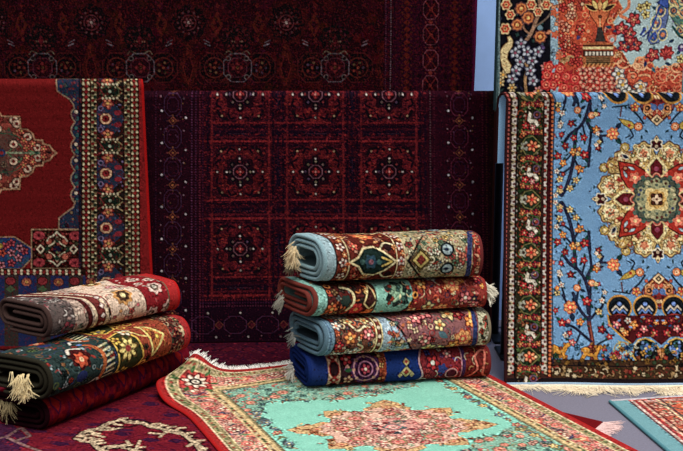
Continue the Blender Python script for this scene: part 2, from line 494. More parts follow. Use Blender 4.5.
def wall_weave(x0, x1, y0, y1, Y, bg, res=400):
    (xa, za), (xb, zb) = on_wall(x0, y0, Y), on_wall(x1, y1, Y)
    def hook(px, py):
        X, Z = on_wall(px, py, Y); return X, -Z
    k = (on_wall(442, 200, Y)[0] - on_wall(342, 200, Y)[0]) / 100
    return Weave(min(xa, on_wall(x0, y1, Y)[0]) - .01, max(xb, on_wall(x1, y1, Y)[0]) + .01, -za - .01, -zb + .01, res, bg, k, hook)

def tilted(w, Y, tilt, ztop, zbot):
    """the rug's own plane leans forward to the foot: lay the drawing out on that surface"""
    zs = ztop - .03
    def hook(px, py):
        X, Z = on_wall(px, py, Y)
        for _ in range(6): X, Z = on_wall(px, py, Y - tilt * max(0, min(1.05, (zs - Z) / (zs - zbot))) ** 1.5)
        return X, -Z
    w.hook = hook; return w

def jit(c, a): return tuple(int(max(0, min(255, v + random.uniform(-a, a)))) for v in c)

# ---- the dark rug hanging above: rows of turreted guls
def weave_upper(Y):
    w = wall_weave(-110, 478, -45, 130, Y, (38, 9, 16))
    for q in range(260):
        x, y = random.uniform(-70, 385), random.uniform(-45, 112)
        w.polar(x, y, random.uniform(3, 8), jit((66, 15, 16), 14), 6, .2, al=.45)
    for j in (-20, 67, 154):
        for i in range(-3, 5):
            for ox, oy in ((0, 0), (48.5, -45)):
                cx, cy = 43 + 97.5 * i + ox, j + oy
                if cx > 375: continue
                w.push(cx, cy)
                if ox == 0:
                    # rust lattice between the medallions
                    for sx in (-1, 1):
                        w.diamond(48 * sx, 0, 9, 26, (64, 18, 16)); w.diamond(48 * sx, 0, 5, 16, (40, 10, 16), (92, 26, 20), 1)
                        for q in (-20, -12, 12, 20): w.diamond(48 * sx, q, 3, 3, (84, 26, 18))
                        w.octagon(22.5 * sx, 0, 14, 14, (16, 12, 15), (74, 24, 24), 1.1)
                        w.ring(22.5 * sx, 0, 9.5, 1.2, (88, 34, 26))
                        for a in range(0, 360, 72):
                            w.disk(22.5 * sx + 5 * cos(radians(a)), 5 * sin(radians(a)), 1.3, random.choice(((112, 40, 30), (96, 72, 46), (70, 52, 70))))
                        w.disk(22.5 * sx, 0, 1.4, (130, 60, 40))
                    w.octagon(0, 0, 13.5, 13.5, (20, 11, 18), (100, 88, 96), 1.0)
                    for a in range(0, 360, 45):
                        if a % 90: w.octagon(13.5 * .92 * cos(radians(a)), 13.5 * .92 * sin(radians(a)), 2, 2, (24, 26, 32), (108, 96, 92), .7)
                    w.octagon(0, 0, 9, 9, (44, 10, 20), (88, 40, 52), .9)
                    w.flower(0, 0, 5, (100, 26, 30), (24, 12, 18), (96, 60, 34), 4, 0)
                    w.polar(0, -28, 15, (20, 15, 17), 8, .06, 0, 13)
                    for a in (-150, -120, -90, -60, -30): w.disk(11 * cos(radians(a)), -26 + 10 * sin(radians(a)), 1.1, (84, 32, 40))
                    for q in (-8, -4, 0, 4, 8): w.disk(q, -21, 1, (98, 40, 44)); w.disk(q * .6, -25, .9, (110, 80, 66))
                    w.leaf(0, -22, -90, 9, 5, (90, 20, 30))
                    for sx in (-1, 1):
                        w.line([(sx * 4, -13.5), (sx * 9, -16), (sx * 12, -13)], 1, (96, 88, 70))
                        w.line([(sx * 26, -21), (sx * 31, -23)], 1.2, (120, 108, 118)); w.line([(sx * 27, -24), (sx * 32, -26.5)], .9, (96, 84, 92))
                else:
                    w.polar(0, 0, 22, (52, 14, 16), 12, .06)
                    w.polar(0, 0, 17, (22, 13, 16), 8, .07)
                    for a in range(0, 360, 30): w.disk(10.5 * cos(radians(a)), 10.5 * sin(radians(a)), 1.1, (92, 54, 58))
                    w.ring(0, 0, 7, 1, (88, 40, 46)); w.flower(0, 0, 4.4, (106, 56, 60), None, (170, 150, 140), 6)
                    for sx in (-1, 1):
                        w.diamond(27 * sx, 2, 6, 12, (76, 26, 16)); w.diamond(27 * sx, 2, 3, 6, (38, 10, 16))
                        for q in (-16, -8, 8, 16): w.diamond(28 * sx, q, 2.4, 2.4, (90, 24, 22))
                w.pop()
    w.rect(384, -50, 480, 140, (45, 9, 26))
    for x, c, d in ((386, (88, 50, 70), 2.2), (391, (112, 92, 100), 2.2), (396, (60, 14, 30), 3), (469, (70, 14, 44), 3)):
        y = -45
        while y < 125: w.rect(x - .5, y, x + .5, y + d * .55, c); y += d
    y = -44
    while y < 125:
        for x in (407, 455):
            w.diamond(x, y, 3.6, 3.2, (88, 26, 18)); w.disk(x - 4.5, y + 3, 1, (74, 34, 20)); w.disk(x + 4.5, y + 3, 1, (74, 34, 20))
        for x in (418, 444): w.diamond(x, y + 3, 1.6, 2.2, (64, 12, 30))
        y += 6.6
    for i in range(-2, 6):
        c = 8.5 + 25.5 * i
        w.octagon(431, c, 7.5, 10, (40, 9, 20), (128, 66, 78), .9, .5)
        w.line([(426, c - 7), (436, c + 7)], 1.2, (120, 34, 30)); w.line([(436, c - 7), (426, c + 7)], 1.2, (108, 30, 28))
        w.disk(431, c, 1.8, (130, 44, 34)); w.disk(431, c + 12.8, 2, (116, 40, 34)); w.disk(426, c + 12.8, 1, (96, 40, 40)); w.disk(436, c + 12.8, 1, (96, 40, 40))
    w.rect(472, -50, 480, 140, (72, 12, 46))
    for c, d, r in (((92, 18, 20), .26, 1), ((14, 9, 12), .24, 1), ((70, 14, 40), .10, 1), ((14, 18, 16), .12, 2), ((96, 34, 26), .05, 1), ((12, 8, 12), .12, 3)): w.speckle(c, d, .6, r)
    w.crisp(.8, .25, .70, .92); w.fleck(.18, .05); return w

# ---- the wine rug in the middle: grid of guls in plaid compartments
def weave_middle(Y):
    w = wall_weave(140, 500, 80, 362, Y, (50, 9, 19))
    xs, ys = (240, 315.5, 389), (94, 171, 248, 325)
    for q in range(700):
        x, y = random.uniform(198, 428), random.uniform(84, 330)
        w.rect(x, y, x + random.uniform(2, 10), y + random.uniform(1, 2.5), random.choice(((104, 18, 24), (34, 10, 22), (84, 14, 22), (60, 10, 24))), .5)
    # plaid bands between compartments
    for y in (133, 210, 287):
        w.rect(200, y - 11, 426, y + 11, (44, 8, 20))
        for d, c, t in ((-11, (96, 18, 22), 1.5), (-7, (30, 10, 22), 2), (-3.5, (70, 12, 24), 1.5), (3.5, (70, 12, 24), 1.5), (7.5, (126, 22, 26), 2), (11, (100, 20, 22), 1.5)):
            w.rect(200, y + d - t / 2, 426, y + d + t / 2, c, .85)
    for x in (203, 278, 352, 425):
        w.rect(x - 10, 84, x + 10, 326, (46, 8, 20), .9)
        for d, c in ((-9, (100, 20, 24)), (-5.5, (28, 10, 22)), (5.5, (28, 10, 22)), (9, (92, 18, 22))):
            w.rect(x + d - .8, 84, x + d + .8, 326, c, .85)
    for x in xs:
        for y in (133, 210, 287):
            w.rect(x - 13, y - 2.2, x + 13, y + 2.2, (18, 11, 24)); w.line([(x - 11, y), (x + 11, y)], .7, (66, 40, 58))
            for sx in (-1, 1): w.rect(x + sx * 22 - 4, y - 2, x + sx * 22 + 4, y + 2, (22, 14, 28))
    for x in (278, 352):
        for y in ys:
            w.rect(x - 3, y - 15, x + 3, y + 15, (18, 12, 26)); w.line([(x, y - 12), (x, y + 12)], .7, (58, 34, 56))
        for y in (133, 210, 287):
            w.octagon(x, y, 7, 7, (40, 8, 20), (104, 22, 28), 1); w.diamond(x, y, 3, 3, (20, 12, 24))
    for i, x in enumerate(xs):
        for j, y in enumerate(ys):
            w.push(x, y)
            red = ((120, 24, 24), (128, 22, 26), (142, 26, 30))[i]; red = jit(red, 6)
            w.polar(0, 0, 27, red, 8, .07, .4, al=.38)
            for q in range(170):
                a, r = random.uniform(0, 6.28), random.uniform(12, 31)
                w.rect(r * cos(a) - 1.5, r * sin(a) - .8, r * cos(a) + 1.5, r * sin(a) + .8, random.choice(((138, 30, 28), (40, 8, 16), (60, 10, 20), (150, 44, 26), (28, 10, 18), (112, 16, 30))), .7)
            w.pop()
    F_ = (199, 84, 427, 299)
    for c, d, r, st in (((150, 28, 30), .12, 1, 2), ((30, 8, 18), .20, 1, 2), ((120, 22, 30), .12, 1, 0), ((24, 12, 26), .12, 1, 0), ((36, 10, 16), .10, 2, 0)): w.speckle(c, d, .6, r, F_, st)
    for y in (133, 210, 287):
        for d, c, t in ((-11, (120, 22, 26), 1.6), (-7, (22, 8, 20), 2.6), (-2, (24, 9, 24), 3.4), (3.5, (84, 14, 26), 1.4), (7.5, (130, 24, 28), 1.8), (11.5, (26, 8, 20), 2)):
            for q in range(60):
                xa = random.uniform(199, 418); w.rect(xa, y + d - t / 2, xa + random.uniform(3, 14), y + d + t / 2, c, .45)
    for x in (203, 278, 352, 425):
        for d, c in ((-9, (112, 22, 26)), (-5, (20, 9, 22)), (0, (22, 10, 26)), (5, (20, 9, 22)), (9, (104, 20, 24))):
            for q in range(50):
                ya = random.uniform(84, 316); w.rect(x + d - 1.1, ya, x + d + 1.1, ya + random.uniform(3, 12), c, .42)
    for i, x in enumerate(xs):
        for j, y in enumerate(ys):
            w.push(x, y)
            w.polar(0, 0, 15.5, (34, 9, 18), 8, .12)
            for a in range(0, 360, 45):
                c, sn = cos(radians(a + 22)), sin(radians(a + 22)); w.line([(22 * c - 4 * sn, 22 * sn + 4 * c), (25 * c, 25 * sn), (22 * c + 4 * sn, 22 * sn - 4 * c)], 2.2, (26, 9, 18))
            for a in range(0, 360, 45):
                c, s = cos(radians(a)), sin(radians(a))
                w.disk(10.2 * c, 10.2 * s, 3.1, (15, 12, 20)); w.diamond(10.2 * c, 10.2 * s, 1.5, 1.5, random.choice(((110, 84, 78), (86, 62, 88), (122, 40, 40), (118, 104, 80))))
            w.octagon(0, 0, 6.5, 6.5, (40, 11, 24), (118, 72, 84), .9, .4)
            w.flower(0, 0, 3.6, (140, 34, 36), None, (190, 120, 110), 4, 0)
            for a in (0, 90, 180, 270):
                c, s = cos(radians(a)), sin(radians(a))
                w.disk(13.2 * c, 13.2 * s, 1.9, (26, 12, 18)); w.disk(13.2 * c, 13.2 * s, .95, (200, 184, 176))
                w.disk(22.3 * c, 22.3 * s, 1.8, (40, 10, 16)); w.disk(22.3 * c, 22.3 * s, .9, (206, 192, 180))
            for sx in (-1, 1):
                for sy in (-1, 1):
                    w.line([(sx * 13, sy * 24), (sx * 19, sy * 22), (sx * 22, sy * 16)], 3, (24, 12, 18))
                    w.disk(sx * 18, sy * 20.5, 1, (160, 130, 96))
            w.pop()
    # borders
    def chain(x, bg, rng, s):
        for c in range(72, 356, 32):
            w.octagon(x, c, 8.5, 11, None, (64, 38, 66) if s < 0 else (96, 32, 54), .8, .5)
            w.octagon(x, c, 5.5, 7, None, (60, 26, 52), .8, .5)
            w.diamond(x, c + 16, 4, 4, (70, 16, 26), (116, 60, 36), .8); w.disk(x, c + 16, 1.1, (170, 100, 44))
            for d in (-5.5, 5.5): w.disk(x + d, c + 16, .9, (120, 50, 50)); w.disk(x, c + 16 + d, .9, (120, 70, 40))
            w.disk(x - 11, c + 6, 1.15, (208, 196, 200)); w.disk(x + 13, c + 13, 1.1, (200, 186, 190))
            w.disk(x + 11, c - 6, .8, (128, 96, 110)); w.disk(x - 12, c - 8, .8, (126, 92, 104))
            for q in range(10): w.disk(x + random.uniform(-15, 15), c + random.uniform(-15, 15), .7, random.choice(((94, 24, 40), (84, 46, 70), (110, 70, 40))))
    w.rect(140, 80, 199, 364, (38, 9, 21)); w.rect(427, 80, 500, 364, (46, 8, 22)); w.rect(140, 298, 500, 364, (30, 8, 23))
    chain(173, None, None, -1); chain(459, None, None, 1)
    for c in range(203, 430, 32):
        y = 324
        w.octagon(c, y, 11, 8.5, None, (72, 36, 64), .9); w.diamond(c + 16, y, 4, 4, (70, 16, 26), (100, 50, 36), .8)
        w.disk(c + 5, y - 12, 1.1, (170, 156, 150)); w.disk(c + 13, y + 12, 1.1, (165, 150, 150)); w.disk(c - 6, y + 11, .8, (120, 80, 90))
    for x, c in ((192, (92, 42, 76)), (196, (72, 30, 60)), (200, (98, 30, 48)), (203, (70, 16, 40)), (430, (86, 60, 66)), (434, (74, 20, 34)), (482, (96, 26, 40)), (486, (74, 40, 22)), (156, (62, 26, 50))):
        for y in np.arange(82, 352 if x not in (430, 434) else 330, 2.6): w.rect(x - .7, y, x + .7, y + 1.3, c)
    for y, c in ((299, (110, 22, 30)), (302, (60, 22, 52)), (305, (90, 36, 60)), (345, (60, 20, 44))):
        for x in np.arange(200, 428, 2.6): w.rect(x, y - .7, x + 1.3, y + .7, c)
    w.rect(488.5, 80, 500, 364, (40, 18, 14))
    for c, d, r in (((22, 7, 18), .26, 1), ((88, 18, 40), .08, 1), ((20, 10, 24), .12, 2)): w.speckle(c, d, .6, r)
    w.crisp(.8, .25, .84, .88); w.fleck(.18, .06); return w

# ---- the red rug on the left
def weave_red(Y):
    w = wall_weave(-60, 155, 66, 345, Y, (118, 13, 13))
    for q in range(60): w.rect(-60, random.uniform(70, 270), 80, random.uniform(70, 270), (104, 10, 14), .04)
    TAN = (168, 128, 92)
    half = [(-60, 96), (-20, 100), (-8, 106), (0, 112), (2, 115.5), (20, 116), (20.5, 128), (28, 129), (33, 133), (35, 139), (43, 139.5), (43.5, 143), (50, 144.5), (53, 149), (57, 152)]
    med = half + [(x, 304 - y) for x, y in half[::-1]]
    w.poly(med, (112, 50, 38), TAN, 1.6)
    w.clip = w.mask(med)
    w.poly([(x * .86 - 6, 152 + (y - 152) * .82) for x, y in med], (150, 62, 48))
    w.scatter(-60, 110, 55, 194, 260, [(176, 76, 58), (150, 52, 44), (92, 84, 52), (62, 76, 58), (186, 126, 84), (44, 22, 24), (128, 40, 36)], 1.2, 3, 'fldq')
    w.poly([(-20, 136), (10, 128), (24, 146), (24, 158), (10, 176), (-20, 168)], (44, 66, 58), al=.65)
    w.line([(-40, 152), (40, 152)], 2, (128, 138, 106)); 
    for sy in (-1, 1):
        w.line([(8, 152), (18, 152 + sy * 9), (24, 152 + sy * 4), (34, 152 + sy * 1)], 1.3, (86, 124, 80))
        w.line([(-6, 152 + sy * 20), (14, 152 + sy * 18), (24, 152 + sy * 12)], 1.2, (60, 88, 62))
        for x, y in ((14, 8.5), (14, 33), (17, 29), (-2, 24), (28, 16), (-14, 12), (38, 5)):
            w.octagon(x, 152 + sy * y, 4.3, 4, (214, 182, 150), (40, 16, 16), .9); w.disk(x, 152 + sy * y, 1.8, (120, 22, 26))
        for x, y in ((24, 12), (22, 22), (33, 9), (44, 4), (27, 5)): w.flower(x, 152 + sy * y, 3.2, (192, 90, 64), (72, 24, 22), (214, 170, 90))
    for x, y in ((2, 152), (-8, 152)): w.disk(x, y, 4, (36, 56, 90)); w.disk(x, y, 1.8, (170, 40, 40))
    w.disk(37, 152, 2.2, (52, 80, 62))
    w.clip = None; w.poly(med, None, TAN, 1.3)
    # blue spandrels
    BL = (34, 46, 68)
    def spandrel(f):
        pts = [(57, 76), (57.5, 90), (62, 93.5), (70, 98.5), (74, 104), (74.5, 108)]
        y = 108
        while y < 196:
            pts += [(72, y + 2), (71.5, y + 6), (73, y + 10), (75.5, y + 13)]; y += 16.2
        pts += [(76, 200), (74, 206), (66, 212), (59.5, 217), (59.5, 228), (84, 228), (84, 76)]
        return pts
    sp = spandrel(0); w.poly(sp, BL, (150, 124, 96), 1.3)
    w.clip = w.mask(sp)
    w.scatter(56, 76, 84, 228, 130, [(140, 44, 46), (44, 78, 76), (70, 88, 118), (150, 120, 84), (30, 24, 40), (120, 36, 44)], 1, 2.2, 'fldq')
    w.clip = None
    y = 110
    while y < 200:
        w.disk(76.5, y + 1, 2.6, (40, 30, 40)); w.disk(76.5, y + 1, 1.7, (206, 188, 160) if int(y) % 3 else (56, 108, 104)); w.disk(78, y + 8, 2.2, (44, 92, 92)); y += 16.2
    w.poly(sp, None, (150, 124, 96), 1)
    # lower square and the blue cartouche
    hx = [(-60, 236), (15, 236), (32, 247), (32.5, 257), (22, 268), (-60, 268)]
    w.poly(hx, (34, 60, 108), (158, 122, 88), 1.4)
    w.clip = w.mask(hx)
    for q in range(40): w.polar(random.uniform(-50, 28), random.uniform(238, 268), 3, (40, 84, 92), 5, .3, al=.6)
    for x, y, c in ((25, 250, 0), (12, 242, 0), (19, 257, 1), (12, 262, 0), (3, 252, 2), (6, 245, 0), (12, 252, 1), (-6, 260, 0), (-14, 246, 1), (2, 264, 1), (20, 247, 1)):
        w.flower(x, y, 3.6, ((176, 62, 74), (190, 110, 120), (196, 72, 44))[c], (28, 26, 48), (90, 20, 40))
    w.disk(1, 245, 2.6, (176, 146, 50)); w.clip = None
    w.poly(hx, None, (158, 122, 88), 1.1)
    w.rect(32, 228.5, 83, 267.5, (40, 15, 14)); w.poly([(32, 228.5), (83, 228.5), (83, 267.5), (32, 267.5)], None, (166, 132, 96), 1.2)
    w.scatter(34, 231, 81, 265, 120, [(140, 44, 42), (92, 26, 26), (160, 70, 60), (60, 60, 40), (120, 90, 60)], 1, 2, 'fdq')
    for sx in (-1, 1):
        for sy in (-1, 1):
            w.octagon(57.5 + sx * 18, 248 + sy * 13.5, 6, 4.5, (168, 52, 60), (60, 16, 20), .8); w.disk(57.5 + sx * 18, 248 + sy * 13.5, 1.6, (90, 16, 28))
            w.octagon(57.5 + sx * 8, 248 + sy * 7.5, 3.2, 3.2, (186, 92, 70), (46, 16, 18), .8)
            w.line([(57.5, 248 - sy * 17), (57.5 + sx * 4, 248 - sy * 13), (57.5 + sx * 8, 248 - sy * 11.5), (57.5 + sx * 10, 248 - sy * 8)], 1.5, (222, 212, 176), False)
            w.line([(57.5, 248 - sy * 12), (57.5 + sx * 3, 248 - sy * 6), (57.5 + sx * 8, 248 - sy * 3)], 1.3, (214, 204, 164), False)
            w.line([(57.5 + sx * 20, 248), (57.5 + sx * 16.5, 248 - sy * 4), (57.5 + sx * 13, 248)], 1.4, (222, 206, 170), False)
    for a, b in ((0, -9), (0, 9), (-10, 0), (10, 0)): w.diamond(57.5 + a, 248 + b, 3, 3, (36, 60, 44))
    w.octagon(57.5, 248, 4, 3.2, (24, 24, 48)); w.disk(57.5, 251, 1.2, (60, 110, 70))
    # running borders
    def dots(x0, x1, red):
        w.rect(x0, 70, x1, 345, (40, 22, 17)); xm = (x0 + x1) / 2; d = (x1 - x0) * .25; y = 78
        while y < 345:
            w.diamond(xm, y + 2.2, 2.2, 2.4, red)
            for sx in (-1, 1): w.disk(xm + sx * d, y, 1.2, (204, 190, 148)); w.disk(xm + sx * d, y + 4, .9, (140, 126, 88))
            y += 8.0 / 1.5
    def olive(x0, x1):
        w.rect(x0, 70, x1, 345, (112, 100, 66)); y = 78; i = 0
        while y < 345:
            w.disk((x0 + x1) / 2 + (1 if i % 2 else -1) * 1.1, y, 1.7, ((112, 22, 24), (28, 30, 26), (36, 54, 40))[i % 3]); w.disk((x0 + x1) / 2 - (1.5 if i % 2 else -1.5), y + 1.6, 1, (222, 208, 160)); y += 3.6; i += 1
    dots(81.5, 91.5, (124, 22, 24)); olive(91.5, 97)
    w.rect(97, 70, 124.5, 345, (34, 26, 24))
    for i, c in enumerate((63.5, 118, 172.5, 227, 281.5)):
        w.poly([(97, c - 10), (103, c - 17), (113, c - 16), (121, c - 8), (124, c), (121, c + 8), (113, c + 16), (103, c + 17), (97, c + 10)], (38, 48, 70))
        w.scatter(98, c - 14, 123, c + 14, 26, [(74, 92, 128), (132, 38, 46), (110, 92, 130), (36, 50, 60)], .9, 1.9, 'ldq')
        w.octagon(106, c, 6, 5.6, (222, 176, 130), (90, 24, 28), .9); w.octagon(106, c, 3.7, 3.5, (132, 26, 30)); w.disk(106, c, 1.2, (60, 12, 20))
        for sy in (-1, 1):
            w.flower(108, c + sy * 15.5, 4.4, (198, 112, 76), (128, 30, 34), (216, 170, 80), 5); w.octagon(118, c + sy * 6, 3.6, 2.4, (140, 34, 48)); w.ring(101, c + sy * 10.5, 2.2, 1.1, (120, 104, 140))
            w.line([(98, c + sy * 19), (104, c + sy * 23), (100, c + sy * 30)], 1.2, (124, 44, 44)); w.line([(122, c + sy * 17), (117, c + sy * 21), (122, c + sy * 26)], 1.1, (148, 128, 86))
            for q in range(5): w.disk(103 + q * 3.6, c + sy * 20.5, 1.15, (212, 200, 160))
        m = c + 27.25
        w.octagon(110, m, 9, 5, (24, 36, 28), (70, 82, 52), .8); w.disk(110, m, 1.5, (176, 190, 160))
        for q in range(6): w.disk(102 + q * 3.4, m + (4.2 if q % 2 else -4.2), .8, (196, 184, 140))
    olive(124.5, 130); dots(130, 139.2, (128, 28, 24))
    w.rect(79, 70, 81.5, 345, (30, 26, 40)); w.rect(139.2, 60, 170, 360, (138, 18, 20))
    # cross border at the foot
    w.rect(-60, 267.5, 86, 274.5, (42, 24, 18)); x = -58
    while x < 82:
        w.diamond(x, 271, 2.4, 2.2, (124, 30, 26)); w.disk(x + 3.2, 269.6, 1.35, (218, 204, 164)); w.disk(x + 3.2, 272.6, 1.35, (218, 204, 164)); x += 6.4
    w.rect(-60, 274.5, 86, 345, (34, 46, 92))
    for i in range(-2, 3):
        x = 13 + 32 * i
        w.rect(x - 8, 274.5, x + 6, 345, (58, 52, 48)); w.octagon(x - 2, 280, 5, 4, (140, 40, 46), (40, 20, 24), .9); w.diamond(x - 2, 288, 5, 3.6, (70, 96, 62))
        w.octagon(x + 14, 281, 5, 4, (168, 88, 60), (30, 36, 60), .8); w.disk(x + 14, 281, 1.6, (210, 160, 70))
    w.speckle((86, 14, 12), .2, .5, 2); w.speckle((140, 24, 20), .12, .35, 1); w.crisp(.8, .32, .68, .88); w.fleck(.14, .05); return w

# ---- floral pieces
OR_ = (214, 122, 62); RD = (156, 34, 36); NAVY = (28, 34, 58); DKG = (26, 58, 56)
def circ_flower(w, x, y, r):
    w.polar(x, y, r, (92, 28, 28), 10, .07); w.polar(x, y, r * .8, (218, 132, 88), 10, .05); w.polar(x, y, r * .42, (240, 206, 160)); w.disk(x, y, r * .2, (190, 80, 60))
def peony(w, x, y, r):
    w.polar(x, y, r, (206, 104, 52), 7, .12)
    for a in range(0, 360, 51): w.polar(x + r * .62 * cos(radians(a)), y + r * .62 * sin(radians(a)), r * .36, (236, 160, 96)); w.ring(x + r * .62 * cos(radians(a)), y + r * .62 * sin(radians(a)), r * .36, .7, (150, 50, 36))
    w.polar(x, y, r * .45, (220, 96, 72), 6, .15); w.polar(x, y, r * .2, (246, 206, 130))
def blossom(w, x, y, r, kind):
    if kind == 'y': w.flower(x, y, r, (226, 196, 130), (92, 80, 70), (206, 120, 60))
    elif kind == 'c': w.flower(x, y, r, (228, 214, 192), (104, 104, 110), (206, 130, 100))
    elif kind == 'o': w.flower(x, y, r, (226, 134, 62), (120, 44, 36), (246, 200, 120))
    elif kind == 'r': w.flower(x, y, r, (176, 40, 44), (66, 24, 36), (228, 160, 130))
    elif kind == 'p': w.flower(x, y, r, (214, 112, 110), (96, 36, 48), (246, 214, 180))
    elif kind == 'd': w.flower(x, y, r, (128, 26, 34), (52, 22, 34), (206, 120, 90))
    elif kind == 'b': w.flower(x, y, r, (176, 92, 54), (56, 24, 24), (214, 160, 96))
    elif kind == 'C': circ_flower(w, x, y, r)
    elif kind == 'P': peony(w, x, y, r)

# ---- the sky-blue medallion rug on the right
def weave_blue(Y):
    w = tilted(wall_weave(495, 800, 80, 415, Y, (108, 150, 188)), Y, TILT, ZR, ZB)
    MX, MY = 656, 199.5
    for q in range(160): w.polar(random.uniform(552, 800), random.uniform(90, 370), random.uniform(4, 12), (120, 162, 196), 5, .2, al=.25)
    FL = [(578, 218, 3.6, 'y'), (562, 219, 3.6, 'y'), (559, 227, 3, 'c'), (572, 210, 3.8, 'y'), (562, 208, 3.6, 'y'), (558, 203, 3, 'c'), (563, 284, 3.2, 'c'), (559, 292, 3.4, 'y'), (562, 274, 3.2, 'c'),
          (598, 310, 3.6, 'y'), (601, 299, 3.2, 'c'), (604, 291, 2.8, 'c'), (565, 235, 3.8, 'o'), (582, 229, 4.2, 'o'), (575, 246, 4.2, 'o'), (597, 268, 4.2, 'o'), (580, 320, 4, 'o'), (563, 321, 4.4, 'r'), (560, 242, 4, 'r'),
          (586, 243, 4.8, 'r'), (575, 260, 3.4, 'r'), (585, 260, 3.8, 'r'), (572, 274, 3.8, 'd'), (587, 300, 5, 'r'), (600, 327, 4.4, 'd'), (607, 334, 3.4, 'r'), (602, 345, 3.6, 'r'), (567, 252, 3.8, 'd'), (599, 250, 3.4, 'd'),
          (572, 340, 3.8, 'p'), (566, 333, 3.2, 'c'), (570, 331, 2.8, 'r'), (555, 262, 2.6, 'p'), (563, 263, 3, 'r'), (557, 309, 3, 'r'), (589, 344, 2.8, 'd'), (608, 322, 2.6, 'p'), (612, 312, 2.6, 'c'), (610, 349, 2.6, 'd'),
          (578, 287, 5, 'C'), (592, 282, 5, 'C'), (571, 306, 8, 'P'), (613, 264, 7.6, 'P')]
    def trees():
        st = (38, 40, 62)
        w.line([(587, 372), (590, 356), (591, 340), (589, 326), (588, 316)], 4.2, (92, 40, 40)); w.line([(590, 352), (591, 338), (589, 322)], 1.2, (140, 70, 52))
        for pts, t in (([(588, 318), (582, 311), (577, 302), (574, 292)], 2.4), ([(589, 318), (595, 311), (601, 305), (603, 296)], 2), ([(588, 312), (587, 304)], 2), ([(589, 318), (590, 296), (591, 286)], 2),
                       ([(577, 300), (579, 290)], 1.8), ([(590, 296), (586, 280), (580, 270), (572, 264), (566, 256)], 2.4), ([(586, 280), (592, 268), (600, 262), (603, 256)], 2.4), ([(583, 274), (586, 262)], 1.6),
                       ([(577, 268), (576, 250), (575, 238), (572, 222), (567, 208), (564, 203)], 2.8), ([(575, 240), (580, 232), (582, 229)], 1.8), ([(576, 248), (570, 240), (565, 236)], 1.6), ([(574, 232), (566, 226), (560, 227)], 1.6),
                       ([(592, 268), (591, 254), (589, 244)], 2), ([(591, 250), (590, 232)], 2.4), ([(600, 262), (606, 262), (613, 264)], 1.8), ([(591, 340), (582, 332), (575, 326), (566, 322)], 2), ([(580, 331), (576, 340)], 1.5),
                       ([(591, 346), (598, 340), (606, 336)], 1.5), ([(566, 296), (563, 285), (560, 276)], 1.5), ([(568, 302), (564, 294)], 1.8), ([(571, 220), (578, 217)], 1.3)):
            w.line(pts, t * 1.35, st)
        for x, y, r, kd in FL:
            for a in (random.uniform(20, 160), random.uniform(200, 340)): w.leaf(x + r * .6 * cos(radians(a)), y + r * .6 * sin(radians(a)), a, r * 1.25, r * .7, random.choice((DKG, (34, 74, 62), (30, 44, 66))))
        for x, y, r, kd in FL: blossom(w, x, y, r * .78, kd)
        for q in range(46):
            x, y = random.uniform(556, 606), random.uniform(204, 350)
            if x > 596 and y < 250: continue
            random.choice((lambda: w.leaf(x, y, random.uniform(0, 360), 4.4, 1.9, random.choice((DKG, (40, 70, 60), (50, 60, 90)))), lambda: blossom(w, x, y, 2, random.choice('rdcyop')), lambda: w.disk(x, y, .9, (60, 40, 60))))()
        # small birds and sprigs flanking the heart
        w.poly([(618, 279), (623, 273), (631, 268), (636, 271), (631, 276), (624, 278)], (186, 156, 70), (72, 50, 36), .8); w.disk(629, 272, 1.6, (180, 60, 46)); w.line([(630, 268), (633, 262), (630, 259)], 1.8, NAVY); w.line([(630, 262), (626, 260)], 1.4, NAVY)
        circ_flower(w, 638, 271, 4.6)
        w.line([(643, 274), (637, 282), (628, 290)], 2, NAVY); w.line([(620, 281), (621, 290)], 1.6, (92, 60, 40)); w.line([(612, 290), (622, 291), (628, 292)], 1.6, NAVY)
        for a, b, g in ((644, 268, -40), (633, 284, 70), (626, 288, 120), (641, 263, -80)): w.leaf(a, b, g, 5, 2.4, DKG)
        w.flower(634, 290, 3.6, (220, 150, 84), (150, 60, 40), (190, 60, 50))
    def heart_half():
        # left half of the hanging urn motif beneath / above the medallion
        w.poly([(656, 272), (646, 280), (641, 287), (641, 293), (645, 299), (652, 302), (656, 306)], (122, 40, 36))
        w.line([(656, 272), (647, 280), (641, 287), (640, 293), (645, 299), (656, 307)], 1.7, (84, 26, 28)); w.line([(655, 276), (648, 282), (644, 288), (644, 293), (648, 297)], 1.1, (206, 150, 88))
        w.scatter(643, 278, 655, 303, 22, [(206, 140, 90), (226, 190, 140), (70, 30, 40), (96, 120, 160), (176, 80, 60)], .9, 1.8, 'lfc')
        w.disk(646.5, 289, 4.2, (200, 128, 76)); w.disk(646.5, 289, 2.6, (44, 30, 40)); w.disk(646, 289, 1, (206, 140, 90)); w.disk(652.5, 290, 3, (84, 110, 158)); w.disk(654, 284, 2, (176, 80, 56))
        for cx in (617.5, 642):
            w.polar(cx, 305, 12, (196, 140, 66)); w.polar(cx, 305.5, 10.6, (24, 30, 34)); w.polar(cx, 307, 8.6, (16, 20, 26))
            w.line([(cx - 7, 308), (cx - 3.5, 304), (cx, 308), (cx + 3.5, 304), (cx + 7, 308)], 1.4, (210, 196, 176), False); w.line([(cx - 6, 311), (cx - 3, 307.5), (cx, 311), (cx + 3, 307.5), (cx + 6, 311)], 1.2, (96, 130, 190), False)
            w.disk(cx, 302, 2, (110, 140, 200)); w.line([(cx - 8, 314), (cx, 312), (cx + 8, 314)], 1, (150, 50, 44))
